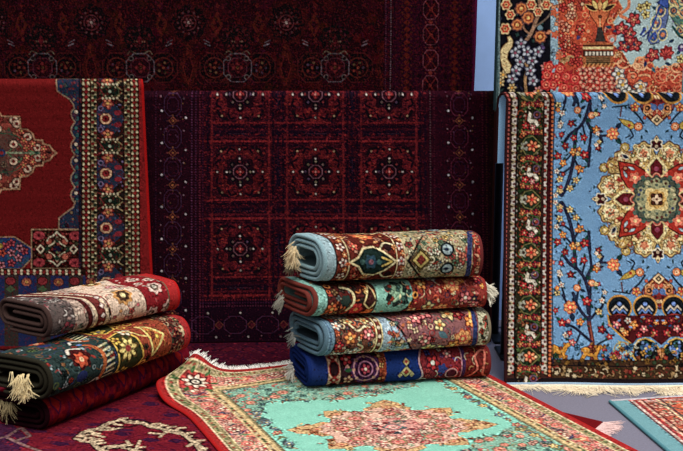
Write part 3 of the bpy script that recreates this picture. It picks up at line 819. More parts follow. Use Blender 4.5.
    def urn_half():
        w.poly([(606, 313), (629, 313), (656, 313), (656, 342), (646, 334), (634, 334), (628, 342), (618, 333), (608, 322)], (72, 22, 24))
        w.line([(606, 313), (608, 322), (618, 333), (628, 341)], 1.6, (190, 140, 70))
        for x, y, r, kd in ((614, 322, 3.6, 'p'), (622, 330, 3, 'o'), (630, 322, 4, 'o'), (640, 326, 3.4, 'p'), (645, 318, 3.4, 'd'), (635, 332, 2.6, 'r'), (650, 330, 3.4, 'r'), (625, 318, 2.6, 'c'), (619, 327, 2, 'y'), (652, 320, 2.4, 'o')): blossom(w, x, y, r, kd)
        for q in range(14): w.leaf(random.uniform(610, 654), random.uniform(315, 332), random.uniform(0, 360), 4, 1.8, random.choice(((40, 72, 120), DKG, (150, 110, 60), (110, 150, 200))))
        w.poly([(628, 352), (629, 344), (634, 337), (641, 335), (648, 338), (653, 344), (656, 350), (656, 366), (640, 362), (632, 358)], (24, 24, 26), (206, 166, 84), 1.4)
        w.scatter(632, 339, 650, 352, 16, [(96, 130, 190), (40, 90, 90), (120, 150, 200), (190, 190, 170)], 1.2, 2.2, 'fcl'); w.polar(641, 345, 4, (84, 116, 178), 5, .3); w.disk(641, 345, 1.4, (220, 200, 140))
        w.scatter(632, 354, 655, 366, 16, [(196, 120, 60), (150, 50, 40), (210, 190, 140), (60, 90, 60)], 1.2, 2.4, 'fl')
        w.poly([(656, 344), (651, 347), (656, 356)], (200, 140, 90), (90, 30, 30), .8)
        w.polar(619, 347, 9, (124, 156, 176), 6, .1); w.ring(619, 347, 8.2, 1.1, (160, 140, 84)); w.scatter(612, 340, 627, 355, 14, [(200, 170, 80), (170, 190, 170), (70, 110, 140), (190, 110, 60)], 1.1, 2.2, 'flc')
        w.scatter(596, 344, 632, 366, 30, [(170, 40, 50), (30, 60, 100), DKG, (200, 110, 100), (60, 110, 160)], 1.2, 2.8, 'fl', [(40, 40, 60)])
    def deer(x, y, f):
        w.push(x, y, f, 1)
        w.poly([(-9, -4), (-4, -6), (3, -2), (7, -7), (10, -8), (12, -5), (9, -3), (6, 3), (7, 9), (4, 9), (2, 4), (-4, 3), (-8, 9), (-11, 8), (-8, 2)], (202, 138, 50), (96, 54, 28), .8)
        for a, b in ((-5, -2), (-1, -1), (3, 1), (-7, 1)): w.disk(a, b, .8, (236, 190, 110))
        w.pop()
    for my in (1, -1):
        for mx in (1, -1):
            w.push(MX, MY, mx, my); w.push(-MX, -MY) if False else None
            o = w.T
            w.stack.append(w.T); A, oo = w.T; c = np.array(A) @ np.array([-MX, -MY]); w.T = (A, (oo[0] + c[0], oo[1] + c[1]))
            random.seed(31); trees(); heart_half(); urn_half()
            w.pop(); w.pop()
        w.stack.append(w.T); w.T = None
        w.push(MX, MY, 1, my)
        w.diamond(0, 78, 6.5, 6, (228, 196, 150), (90, 30, 30), 1); w.diamond(0, 78, 3.4, 3.2, (40, 22, 24)); w.diamond(0, 78, 1.3, 1.3, (230, 200, 150))
        w.pop(); w.T = w.stack.pop()
    # ---- medallion
    w.push(MX, MY)
    GOLD = (206, 178, 112); MAR = (92, 24, 30)
    for rot in (0, 90, 180, 270):
        L = 1.0 if rot in (90, 270) else 1.0
        w.push(0, 0, 1, 1, rot)
        for f in (-1, 1):
            w.push(0, 0, 1, f)
            # cream and gold palmette clusters around each arm, drawn along +x
            for a_, b_, r_ in ((45, 12.5, 12), (35, 18, 11.4), (40, 33, 9.4), (33, 40, 8.8), (51, 31, 5), (34, 44, 4.8)): w.polar(a_, b_, r_, (104, 76, 48), 7, .08)
            w.polar(45, 12.5, 10.5, GOLD, 7, .08); w.polar(35, 18, 10, (198, 164, 96), 6, .1); w.polar(40, 33, 8, (196, 174, 120), 6, .12); w.polar(33, 40, 7.5, (188, 160, 98), 5, .14)
            w.polar(45, 12.5, 7.6, (232, 212, 162), 6, .14); w.polar(36, 19, 6, (226, 198, 140), 6, .1); w.polar(45, 13, 4, (206, 128, 90), 5, .2); w.polar(36, 19, 3, (150, 50, 44), 5, .2)
            for q in range(34):
                a_, b_ = random.choice(((45, 12.5), (36, 19), (40, 33), (33, 40), (48, 22), (38, 8))); a_ += random.uniform(-8, 8); b_ += random.uniform(-6, 7)
                if b_ < 1 or a_ * a_ + b_ * b_ > 58 ** 2 or a_ < 24: continue
                random.choice((lambda: w.leaf(a_, b_, random.uniform(0, 360), 5, 1.8, random.choice(((150, 110, 60), (120, 130, 80), (176, 90, 60), (110, 76, 50)))), lambda: w.ring(a_, b_, 1.9, .8, random.choice(((120, 84, 50), (236, 220, 176), (150, 60, 46)))), lambda: w.disk(a_, b_, 1, random.choice(((140, 50, 44), (90, 100, 80), (240, 226, 190))))))()
            for q in ((45, 12.5, 8.6), (36, 19, 7), (40, 33, 6), (33, 40, 5.6)): w.ring(q[0], q[1], q[2], .8, (140, 100, 60), n=7, amp=.1)
            for a, b, r in ((52, 14, 1.6), (49, 20, 1.6), (41, 8, 1.8), (43, 23, 1.8)): w.disk(a, b, r, (96, 110, 70)); w.disk(a, b, r * .5, (230, 214, 170))
            w.polar(43, 34, 3.4, (230, 214, 170), 5, .15); w.disk(43, 34, 1.5, (150, 90, 60)); w.polar(51, 31, 4, (176, 150, 80)); w.disk(51, 31, 2.2, (210, 190, 140)); w.polar(34, 44, 3.8, (176, 140, 76)); w.disk(34, 44, 2, (222, 200, 150))
            w.line([(48, 22), (47, 30), (51, 34)], 1, (130, 92, 56)); w.line([(30, 36), (36, 46)], 1, (130, 92, 56))
            w.leaf(40, 27, 60, 8, 4.4, NAVY, (200, 196, 180)); w.leaf(30, 31, 25, 7, 4, (38, 58, 112), (196, 190, 170))
            w.pop()
        w.pop()
    for rot in (45, 135, 225, 315):
        w.push(0, 0, 1, 1, rot)
        w.poly([(13, -15), (20, -17), (28, -12), (40, -9), (53, 0), (40, 9), (28, 12), (20, 17), (13, 15)], (164, 44, 32), (70, 18, 22), 1.4); w.polar(21, 0, 8, (84, 96, 84), 6, .12); w.polar(21, 0, 4.6, (52, 64, 60), 6, .15)
        for f in (-1, 1): w.disk(24, f * 11, 2, (226, 140, 110))
        w.polar(30, 0, 5, (216, 120, 92), 5, .2); w.disk(30, 0, 1.8, (240, 200, 140)); w.disk(43, 0, 2.6, (70, 20, 28)); w.disk(43, 0, 1.4, (226, 150, 110))
        for f in (-1, 1): w.leaf(35, f * 5.4, -f * 18, 8, 3, (176, 196, 200), (60, 60, 70)); w.disk(22, f * 4.5, 1.7, (60, 84, 70))
        w.pop()
    for rot in (0, 90, 180, 270):
        w.push(0, 0, 1, 1, rot)
        w.poly([(18, 0), (24, -7), (33, -7), (43, 0), (33, 7), (24, 7)], MAR, (214, 190, 130), 1.5); w.disk(30, 0, 2.4, (140, 60, 80)); w.disk(22, 0, 3.4, (176, 60, 54)); w.ring(22, 0, 3.6, 1, (224, 150, 120))
        for f in (-1, 1): w.line([(41, f * 1), (34, f * 7), (29, f * 10), (26, f * 8)], 2.1, (228, 208, 150))
        w.polar(54, 0, 6.2, (230, 216, 190), 6, .1); w.polar(54, 0, 5, (62, 18, 26), 6, .16); w.disk(52, 0, 1.6, (196, 170, 140)); w.leaf(55, 0, 0, 8, 5, (226, 206, 160), (120, 60, 40)); w.disk(60, 0, 1.1, (120, 100, 60))
        w.pop()
    w.polar(0, 0, 23, (74, 78, 66), 16, .05); w.polar(0, 0, 20, (150, 148, 110), 12, .06)
    for a in range(0, 360, 15): w.disk(18 * cos(radians(a)), 18 * sin(radians(a)), 1.5, random.choice(((72, 90, 80), (196, 184, 140), (96, 60, 50), (60, 70, 90))))
    for a in range(0, 360, 30): w.disk(14 * cos(radians(a)), 14 * sin(radians(a)), 1.5, (96, 104, 84))
    w.polar(0, 0, 12, (214, 190, 128), 4, .18, pi); w.polar(0, 0, 9, (190, 150, 84), 8, .08); w.polar(0, 0, 6.6, (72, 34, 26), 4, .16, pi); w.polar(0, 0, 3.8, (228, 196, 160), 4, .3); w.disk(0, 0, 1.2, (150, 50, 40))
    w.pop()
    deer(561, 357, 1); deer(592, 359, 1); deer(720, 359, -1)
    w.scatter(553, 350, 800, 368, 120, [(150, 96, 40), (44, 70, 50), (120, 60, 36), (60, 100, 130), (176, 130, 60)], 1.2, 2.8, 'fl')
    # ---- borders
    w.rect(490, 366, 810, 410, (60, 40, 26)); w.scatter(552, 366, 800, 372, 90, [(120, 84, 36), (46, 60, 40), (90, 60, 40), (30, 24, 22)], 1, 2.4, 'fl')
    w.rect(490, 372, 810, 373.4, (24, 18, 20)); w.scatter(552, 374, 800, 384, 190, [(130, 60, 44), (150, 120, 80), (60, 60, 36), (120, 40, 36), (86, 44, 30), (196, 176, 140)], 1, 2.2, 'fldc'); w.rect(490, 386, 810, 405, (30, 22, 24))
    w.rect(490, 80, 552.5, 374, (38, 34, 22))
    def dotted(x, bg, c, st, r):
        w.rect(x - 2.6, 80, x + 2.6, 386, bg)
        for y in np.arange(82, 386, st): w.disk(x, y, r, c)
    def ivory(x, flip):
        w.rect(x - 3.6, 80, x + 3.6, 386, (58, 34, 30)); y = 84; i = 0
        while y < 384:
            w.polar(x + flip * .6, y, 2.9, (190, 178, 168), 5, .12); w.disk(x + flip * .4, y, 1.3, (100, 52, 50)); w.line([(x - 2.4 * flip, y + 2.6), (x + 1.6 * flip, y + 4.6), (x - 2 * flip, y + 6.6)], 1.2, (176, 160, 128)); w.disk(x + 2 * flip, y + 4.7, 1.2, (140, 44, 40)); y += 9.1
    dotted(509, (44, 16, 20), (170, 84, 76), 4.3, 1.25); ivory(514.8, 1)
    w.rect(518.2, 80, 520, 386, (14, 14, 14))
    G = [(34, 52, 28), (70, 92, 50), (120, 44, 34), (160, 76, 44), (96, 84, 48), (24, 26, 20), (120, 110, 90)]
    w.scatter(520.5, 82, 545, 386, 560, G, 1, 2.1, 'flcd')
    for i, c in enumerate(np.arange(91, 390, 54.5)):
        # pointed medallion with an orange blossom
        w.poly([(521, c), (526, c - 8), (533, c - 10), (543, c), (533, c + 10), (526, c + 8)], (34, 48, 30), (110, 104, 62), 1); w.polar(525.5, c, 4, (150, 148, 130), 5, .2); w.disk(525.5, c, 1.6, (80, 60, 50))
        w.flower(533, c, 4.8, (214, 124, 82), (76, 28, 26), (176, 44, 36), 6); w.disk(539, c, 1.3, (222, 190, 140))
        m = c + 27
        for sy in (-1, 1):
            for x, r, kd in ((524, 2.9, 'b'), (529, 2.6, 'd'), (533, 2.4, 'b'), (537.5, 3, 'd'), (541.5, 2.4, 'b')): blossom(w, x, m + sy * (14 + random.uniform(-1, 1)), r, kd)
            w.line([(523, m + sy * 9), (528, m + sy * 12), (536, m + sy * 10), (541, m + sy * 6)], 1.2, (60, 84, 44))
        w.poly([(529, m - 8), (532, m - 5), (531, m), (537, m + 1), (540, m + 6), (537, m + 9), (534, m + 4), (530, m + 5), (527, m + 2)], (214, 204, 184), (60, 36, 30), .8)
        w.scatter(521, m - 12, 545, m + 12, 26, [(150, 96, 60), (60, 80, 44), (120, 40, 36), (196, 180, 150), (90, 70, 50)], 1, 1.9, 'lcd')
        w.ring(537, m - 4, 3, 1.1, (96, 70, 96)); w.disk(537, m - 4, 1.1, (150, 60, 50)); w.flower(526, m + 7, 3, (176, 44, 44), None, (220, 170, 130)); w.flower(533, m + 9, 2.6, (196, 110, 110), None, (230, 200, 170))
    ivory(548, -1); dotted(552.6, (62, 18, 22), (196, 104, 60), 4.3, 1.35); w.rect(555.3, 80, 556.6, 371, (24, 26, 40)); w.rect(505.4, 80, 506.8, 390, (20, 16, 22)); w.rect(490, 80, 505.4, 390, (34, 28, 30))
    w.rect(544.3, 80, 545, 372, (20, 16, 16))
    w.crisp(.9, .28, .84, .95); w.fleck(.11, .02); return w

# ---- the peacock rug above it
def weave_peacock(Y):
    w = wall_weave(488, 800, -70, 112, Y, (178, 202, 200))
    for q in range(120): w.polar(random.uniform(560, 800), random.uniform(-60, 60), random.uniform(4, 10), (166, 192, 196), 5, .2, al=.4)
    R1, R2, R3, PK = (176, 52, 34), (206, 86, 48), (150, 34, 34), (226, 140, 110)
    # rust rockwork
    rock = [(556, -70), (604, -70), (600, -10), (616, -4), (622, 8), (612, 22), (618, 30), (612, 44), (622, 52), (630, 66), (638, 58), (648, 54), (654, 68), (664, 72), (668, 66), (680, 62), (800, 60), (800, 120), (556, 120)]
    w.poly(rock, (190, 74, 46), (226, 160, 110), 1.2)
    w.clip = w.mask(rock)
    w.scatter(556, -68, 800, 110, 620, [R1, R2, R3, PK, (214, 118, 70), (160, 60, 44), (226, 160, 100)], 2, 4.6, 'ffrlc', [(120, 30, 30), (140, 44, 34)], [(240, 196, 150)])
    w.clip = None
    for q in range(18):
        a = random.uniform(560, 610), random.uniform(-10, 40); w.polar(a[0], a[1], 4.6, R2, 5, .12); w.disk(a[0], a[1], 1.7, (240, 170, 120))
    w.poly([(564, 44), (570, 40), (575, 48), (572, 60), (564, 60)], (212, 66, 44), (130, 30, 30), 1)
    for x, y in ((568, 37), (580, 34), (578, 46)): w.leaf(x, y, 120, 6, 4, (84, 64, 110))
    for x, y in ((564, 54), (567, 34), (556, 28), (562, 6), (572, 10), (571, 22), (583, 25), (585, 14)): w.polar(x, y, 4.2, (220, 92, 56), 5, .15); w.ring(x, y, 2.2, .9, (246, 170, 110))
    for x, y in ((564, 58), (571, 58), (579, 58)): w.polar(x, y, 4, (196, 150, 100), 5, .15); w.disk(x, y, 1.6, (140, 90, 40))
    for x in range(582, 613, 10):
        for y in (70, 80, 89): w.flower(x + (y % 3), y, 4.8, (230, 150, 120), (180, 50, 40), (130, 30, 40))
    for x, y in ((618, 73), (622, 84), (640, 86), (628, 92)): w.flower(x, y, 5.2, (236, 224, 200), (110, 110, 110), (222, 170, 70))
    w.line([(634, 62), (638, 70), (632, 76), (646, 74), (656, 80), (668, 72)], 2, (230, 160, 110)); w.polar(632, 76, 5.4, (226, 104, 66)); w.disk(632, 76, 2, (244, 180, 130))
    for a in (660, 676, 692): w.polar(a, 76, 9, (188, 70, 46), 6, .12); w.ring(a, 76, 6, 1, (226, 140, 90))
    for q in range(46):
        x, y = random.uniform(560, 612), random.uniform(-6, 62)
        if 582 < x < 616 and y > -2: continue
        w.flower(x, y, random.uniform(2.4, 4.2), random.choice(((226, 120, 86), (206, 84, 56), (232, 160, 124), (196, 60, 50))), (120, 28, 28), random.choice(((246, 206, 150), (150, 40, 36))), 5)
    for q in range(34):
        x, y, a_ = random.uniform(614, 720), random.uniform(62, 92), random.uniform(0, 360)
        w.line([(x + 6 * cos(radians(a_ + t)) * (1 - t / 420), y + 5 * sin(radians(a_ + t)) * (1 - t / 420)) for t in range(0, 300, 40)], 1.1, random.choice(((240, 180, 130), (130, 34, 30), (226, 130, 90))))
    for x, y, a_ in ((615, 58, 0), (622, 62, 40), (640, 60, 90), (650, 64, 20), (676, 66, 60)):
        w.line([(x + 7 * cos(radians(a_ + t)) * (1 - t / 420), y + 6 * sin(radians(a_ + t)) * (1 - t / 420)) for t in range(0, 320, 40)], 1.6, (240, 170, 120))
    # the footed vase
    w.poly([(588, 0), (596, 6), (601, 4), (606, 6), (612, 0), (609, 14), (604, 24), (603, 34), (606, 42), (594, 42), (598, 34), (597, 24), (590, 14)], (212, 110, 62), (120, 44, 34), 1)
    for sx in (-1, 1):
        w.leaf(600 + sx * 3, 10, -90 + sx * 62, 14, 5, (52, 30, 30), (236, 190, 110)); w.leaf(600 + sx * 2, 9, -90 + sx * 30, 12, 5, (244, 206, 120), (90, 40, 30))
    w.leaf(600, 10, -90, 12, 5, (240, 170, 100), (80, 40, 30)); w.disk(600, 16, 2, (120, 60, 40)); w.poly([(598, 26), (602, 26), (605, 41), (595, 41)], (60, 52, 48)); w.line([(600, 18), (600, 26)], 1.2, (240, 190, 130))
    w.rect(583, 42, 613, 66, (176, 96, 52)); w.rect(583, 44, 613, 45.5, (44, 30, 28)); w.rect(583, 46, 613, 48.5, (232, 206, 140)); w.rect(583, 49.6, 613, 55.6, (80, 34, 28))
    for x in np.arange(585.4, 612, 3.6): w.rect(x, 51, x + 2, 54.6, (240, 228, 200))
    for y in (56, 58, 60, 62): w.rect(586, y, 610, y + 1, (120, 96, 60)); w.rect(586, y + 1, 610, y + 2, (58, 44, 34))
    for x in np.arange(584, 613, 4): w.line([(x, 66), (x + 2, 63)], 1.2, (232, 160, 90))
    # blossoms on the pale ground
    for x, y, r in ((633, 19, 5.4), (621, 28, 5.2), (629, 33, 5), (624, 45, 5), (634, 44, 5.4), (629, 40, 4), (652, 54, 5.2)):
        for a in (40, 160, 280): w.leaf(x + r * .7 * cos(radians(a)), y + r * .7 * sin(radians(a)), a, 5.5, 3, random.choice(((28, 66, 88), (40, 96, 96), (70, 110, 120))))
        w.flower(x, y, r, (198, 60, 62), (110, 28, 40), (240, 170, 120)); w.flower(x, y, r * .55, (226, 110, 90), None, (246, 206, 140))
    w.polar(666, 52, 6.6, (150, 40, 44), 7, .15)
    for a in range(-160, 0, 32): w.leaf(666, 55, a, 8.5, 3.4, (206, 74, 64), (110, 28, 36))
    for x, y in ((640, 7), (646, 5), (645, 14), (680, 58)): w.flower(x, y, 3.4, (240, 214, 130), (150, 130, 80), (110, 60, 30))
    for x, y, a in ((651, 6, 30), (642, 26, 60), (645, 60, 100), (664, 62, 20), (668, 42, -30), (676, 54, -50), (616, 41, 200), (612, 27, 190), (651, 66, 60)): w.leaf(x, y, a, 7, 3.6, random.choice(((28, 80, 96), (50, 100, 110), (30, 60, 90))))
    w.line([(614, 0), (626, -6), (628, 6), (620, 14), (626, 18)], 3, (218, 130, 90)); w.polar(612, 38, 4, (206, 130, 110)); w.disk(612, 39, 2, (178, 202, 200))
    # peacock with a trailing eyed tail
    body = [(668, -30), (676, -22), (674, -8), (668, 2), (668, 14), (664, 30), (658, 42), (650, 44), (646, 36), (652, 24), (656, 12), (660, 0), (664, -10)]
    w.poly(body, (96, 112, 156), (60, 60, 90), 1)
    for x, y, r in ((655, 22, 5.6), (662, 34, 5), (660, 10, 5), (668, -4, 5), (653, 36, 4.4)):
        w.polar(x, y, r, (196, 186, 140), 0, 0, 0, r * 1.25); w.polar(x, y, r * .75, (64, 96, 128), 0, 0, 0, r); w.polar(x, y, r * .45, (200, 120, 80)); w.disk(x, y, r * .22, (30, 34, 60))
    for q in range(60):
        t = random.random(); x = 646 + 24 * t + random.uniform(-5, 5); y = 40 - 62 * t + random.uniform(-6, 6)
        w.line([(x, y), (x + 2.5, y - 4), (x + 2, y - 7)], .9, random.choice(((206, 196, 150), (150, 170, 190), (40, 60, 120), (96, 140, 140))))
    for x, y, r in ((655, 22, 5), (662, 34, 4.4), (660, 10, 4.4)): w.ring(x, y, r, .9, (222, 204, 150), ry=r * 1.25); w.disk(x, y, 1.4, (210, 120, 80))
    w.line([(642, 36), (650, 28), (656, 14), (662, 0)], 1.6, (48, 70, 140)); w.line([(648, 40), (654, 32), (654, 38)], 2, (60, 84, 160)); w.line([(640, 34), (644, 28)], 2.4, (60, 84, 150))
    w.poly([(656, 2), (664, -4), (672, 2), (666, 8)], (58, 84, 160), (30, 40, 90), .8)
    w.poly([(668, -8), (684, -30), (740, -30), (760, 10), (720, 36), (690, 40), (676, 26), (668, 12)], (84, 124, 110), (60, 80, 80), 1)
    for x, y, r in ((673, 10, 5), (683, 12, 5), (680, 30, 5), (690, 24, 5), (672, 0, 4), (682, 0, 4), (694, 10, 5), (704, 20, 5), (700, 0, 5), (715, 10, 5)):
        w.polar(x, y, r, (206, 190, 130), ry=r * 1.2); w.polar(x, y, r * .72, (54, 96, 100)); w.polar(x, y, r * .4, (190, 110, 70)); w.disk(x, y, 1, (30, 40, 60))
    for q in range(120):
        x, y = random.uniform(670, 740), random.uniform(-26, 36)
        w.line([(x, y), (x + 3, y + 2), (x + 5, y + 5)], .9, random.choice(((196, 186, 130), (44, 84, 84), (120, 150, 90), (90, 60, 110), (210, 140, 90))))
    w.line([(672, 26), (680, 36), (690, 38)], 2.4, (50, 90, 86)); w.polar(681, 47, 4, (92, 70, 120)); w.disk(681, 46, 1.4, (200, 190, 200))
    # pale guard and night-blue border
    w.rect(550, -70, 558, 112, (150, 180, 192)); w.scatter(550, -68, 558, 60, 40, [(180, 204, 208), (210, 130, 90), (120, 150, 170)], 1, 2.4, 'fl')
    w.rect(488, -70, 550.5, 112, (19, 19, 26))
    w.scatter(500, -66, 550, 104, 70, [(40, 62, 60), (60, 70, 80), (44, 44, 66)], 1.4, 3, 'lf')
    w.line([(526, 92), (525, 78), (527, 66), (521, 56)], 2.6, (170, 130, 86)); w.line([(525, 76), (532, 68), (534, 62)], 1.6, (150, 116, 80))
    w.line([(524, 42), (530, 34), (535, 22), (540, 6), (536, -12)], 3.2, (160, 120, 92)); w.line([(535, 26), (546, 18), (552, 10)], 1.6, (120, 100, 84)); w.line([(530, 34), (524, 28), (522, 20)], 1.8, (150, 110, 84))
    for x, y, r in ((506, 4, 5), (510, 14, 4.6), (505, 28, 5.2), (531, 4, 5), (546, 4, 4.8), (538, 11, 4.2), (500, -12, 5), (520, -14, 5), (540, -16, 5), (512, -28, 5), (532, -32, 5)):
        w.polar(x, y, r, (232, 196, 140), 6, .12); w.polar(x, y, r * .74, (196, 84, 50), 6, .12); w.polar(x, y, r * .34, (244, 190, 120)); w.disk(x, y, 1, (130, 40, 30))
    for x, y, r in ((521, 8, 6.2), (528, 17, 6.4), (517, 24, 6), (540, 36, 6.4)):
        w.polar(x, y, r, (112, 66, 58), 8, .08); w.polar(x, y, r * .82, (206, 120, 62), 8, .06); w.ring(x, y, r * .45, 1, (146, 60, 40)); w.disk(x, y, 1.5, (244, 196, 110))
    w.leaf(541, 44, 90, 6, 8, (96, 76, 120)); w.leaf(540, 30, -90, 6, 6, (110, 140, 150))
    for x, y in ((521, 43), (515, 52), (527, 51), (520, 61), (532, 60), (538, 51), (516, 70), (530, 70), (533, 80), (512, 78)):
        w.flower(x, y, 4.6, (172, 176, 184), (60, 60, 80), (130, 70, 90), 5)
    for x, y in ((512, 87), (538, 90), (500, 82), (503, 74), (545, 66), (546, 80)): w.flower(x, y, 4, (206, 176, 120) if x < 530 else (206, 130, 120), (50, 44, 50), (220, 150, 60), 6)
    w.poly([(507, 36), (510, 35), (513, 40), (512, 46), (508, 52), (507, 58), (511, 64), (510, 72), (506, 73), (502, 66), (500, 58), (500, 50), (504, 44), (508, 41)], (224, 198, 140), (120, 90, 60), .8)
    for y in (52, 56, 60, 64): w.line([(503, y), (507, y + 2)], .8, (176, 140, 90))
    for x, y in ((547, 74), (556, 76), (566, 76), (575, 78), (549, 66), (560, 68), (553, 84), (564, 87), (576, 88), (546, 84)): w.polar(x, y, 5.4, (186, 40, 40), 5, .14); w.ring(x, y, 3, 1, (236, 110, 84)); w.disk(x, y, 1.2, (246, 150, 110))
    for x, y in ((552, 30), (556, 52), (551, 8), (554, -8)): w.leaf(x, y, random.uniform(0, 360), 7, 4, (214, 140, 96), (150, 80, 60)); w.polar(x + 3, y + 4, 3.4, (206, 100, 64), 5, .2)
    w.rect(488, -70, 499.3, 112, (70, 92, 94)); w.rect(498.3, -70, 499.8, 112, (110, 130, 130))
    w.crisp(.9, .28, .9, .92); w.fleck(.11, .02); return w

# ---- folded rugs: x = units along the roll from its left end, y = units round the nose (negative = over the top)
def roll_weave(L, bg, k=1 / 210.):
    return Weave(-.01, L + .01, -.36, .22, 380, bg, k)
BUSY = [(70, 26, 24), (120, 44, 34), (160, 80, 48), (196, 160, 110), (52, 66, 48), (36, 48, 60), (206, 190, 150), (24, 22, 24)]

def weave_ivory(L):            # topmost of the tall stack
    w = roll_weave(L, (104, 60, 42)); n = L * 210
    w.scatter(0, -74, n, 44, 700, BUSY, 1.3, 2.8, 'flcdr')
    w.rect(-4, -80, 9, 50, (152, 178, 184)); w.rect(9, -80, 10.5, 50, (60, 40, 40))
    w.rect(10.5, -80, 21, 50, (112, 44, 30)); w.rect(67, -80, 75, 50, (120, 54, 34)); w.rect(21, -80, 67, 50, (92, 32, 24))
    for x in (15.5, 71):
        for y in range(-70, 46, 14): w.flower(x, y, 3.6, (222, 190, 170), (60, 24, 24), (150, 60, 50)); w.flower(x + 2, y + 7, 2.4, (196, 110, 60), None, (230, 200, 140))
    for x in (21, 67, 75): w.line([(x, -80), (x, 50)], 1, (214, 190, 140))
    w.scatter(22, -74, 66, 44, 120, [(196, 96, 50), (150, 56, 36), (60, 26, 26), (216, 150, 90), (176, 120, 96)], 1.6, 3.4, 'flc')
    for y in (-64, 0, 64):
        w.poly([(22, y), (30, y - 4), (36, y - 12), (46, y - 14), (55, y - 9), (66, y), (55, y + 9), (46, y + 14), (36, y + 12), (30, y + 4)], (28, 44, 40), (226, 204, 150), 1.6)
        w.polar(42, y, 6, (44, 70, 84), 6, .16); w.disk(42, y, 2.4, (130, 80, 90)); w.disk(50, y, 2.6, (60, 96, 90)); w.disk(34, y, 2.4, (60, 90, 84)); w.line([(53, y - 4), (62, y), (53, y + 4)], 1.6, (214, 180, 90), False)
        for sy in (-1, 1): w.disk(60, y + sy * 13, 3.4, (40, 22, 24)); w.line([(52, y + sy * 12), (58, y + sy * 18), (65, y + sy * 16)], 1.4, (224, 206, 160)); w.flower(28, y + sy * 14, 3.6, (196, 80, 60), None, (230, 190, 130))
    for y in (-32, 32): w.polar(44, y, 9, (206, 96, 50), 7, .14); w.polar(44, y, 5, (226, 170, 90), 6, .15); w.disk(44, y, 2, (150, 40, 40))
    w.rect(75, -80, 140, 50, (166, 152, 114)); w.scatter(76, -74, 140, 46, 230, [(60, 70, 48), (150, 60, 44), (200, 120, 80), (96, 90, 60), (40, 40, 40), (206, 196, 160), (120, 120, 90), (70, 84, 100)], 1.3, 2.8, 'flcr')
    for y in (-60, 0, 60):
        w.line([(77, y), (98, y - 26)], 1.5, (34, 28, 30), False); w.line([(77, y), (98, y + 26)], 1.5, (34, 28, 30), False)
        w.diamond(90, y, 11, 11, (190, 166, 90), (70, 40, 34), 1.2); w.diamond(90, y, 7, 7, (120, 44, 36)); w.diamond(90, y, 3, 3, (206, 160, 90))
        for sy in (-1, 1):
            w.polar(116, y + sy * 9, 6.6, (24, 26, 36), 0); w.polar(116, y + sy * 9, 4.8, (176, 190, 190)); w.disk(116, y + sy * 8, 2.3, (40, 60, 96)); w.line([(109, y + sy * 14), (114, y + sy * 17), (122, y + sy * 12)], 1.6, (24, 24, 30))
            for q in (100, 106, 128): w.flower(q, y + sy * 7, 2.8, (214, 206, 176), (60, 50, 40), (150, 70, 60))
        w.flower(131, y, 4.4, (196, 84, 70), (50, 30, 34), (230, 200, 150)); w.leaf(100, y, 0, 8, 3, (40, 64, 50))
    w.scatter(78, -74, 138, 46, 150, [(214, 200, 160), (206, 120, 90), (90, 110, 84), (196, 160, 90), (150, 64, 56)], 1.6, 3.2, 'ffrl', [(30, 28, 28), (44, 52, 36)], [(120, 40, 40), (60, 70, 50)])
    for y in (-60, 0, 60):
        w.diamond(90, y, 9, 9, (190, 166, 90), (50, 30, 30), 1.4); w.diamond(90, y, 5, 5, (120, 44, 36)); w.line([(78, y), (98, y - 26)], 1.5, (30, 26, 28), False); w.line([(78, y), (98, y + 26)], 1.5, (30, 26, 28), False)
        for sy in (-1, 1): w.polar(116, y + sy * 9, 6.6, (24, 26, 36)); w.polar(116, y + sy * 9, 4.6, (150, 168, 170)); w.leaf(118, y + sy * 9, 180, 6, 3.4, (34, 44, 70))
    w.line([(142, 50), (138, 20), (137, -4), (141, -24), (146, -40), (160, -56)], 4.6, (52, 56, 92)); 
    w.poly([(146, 50), (141, 18), (141, -4), (146, -24), (152, -36), (n + 5, -44), (n + 5, 50)], (122, 40, 34))
    w.scatter(146, -34, n, 46, 70, [(206, 150, 110), (226, 200, 170), (160, 40, 36), (60, 40, 40), (200, 90, 60)], 1.5, 3, 'flc')
    w.speckle((24, 18, 18), .07, .6, 1); w.crisp(.9, .30, .82, .9); w.fleck(.13, .03); return w

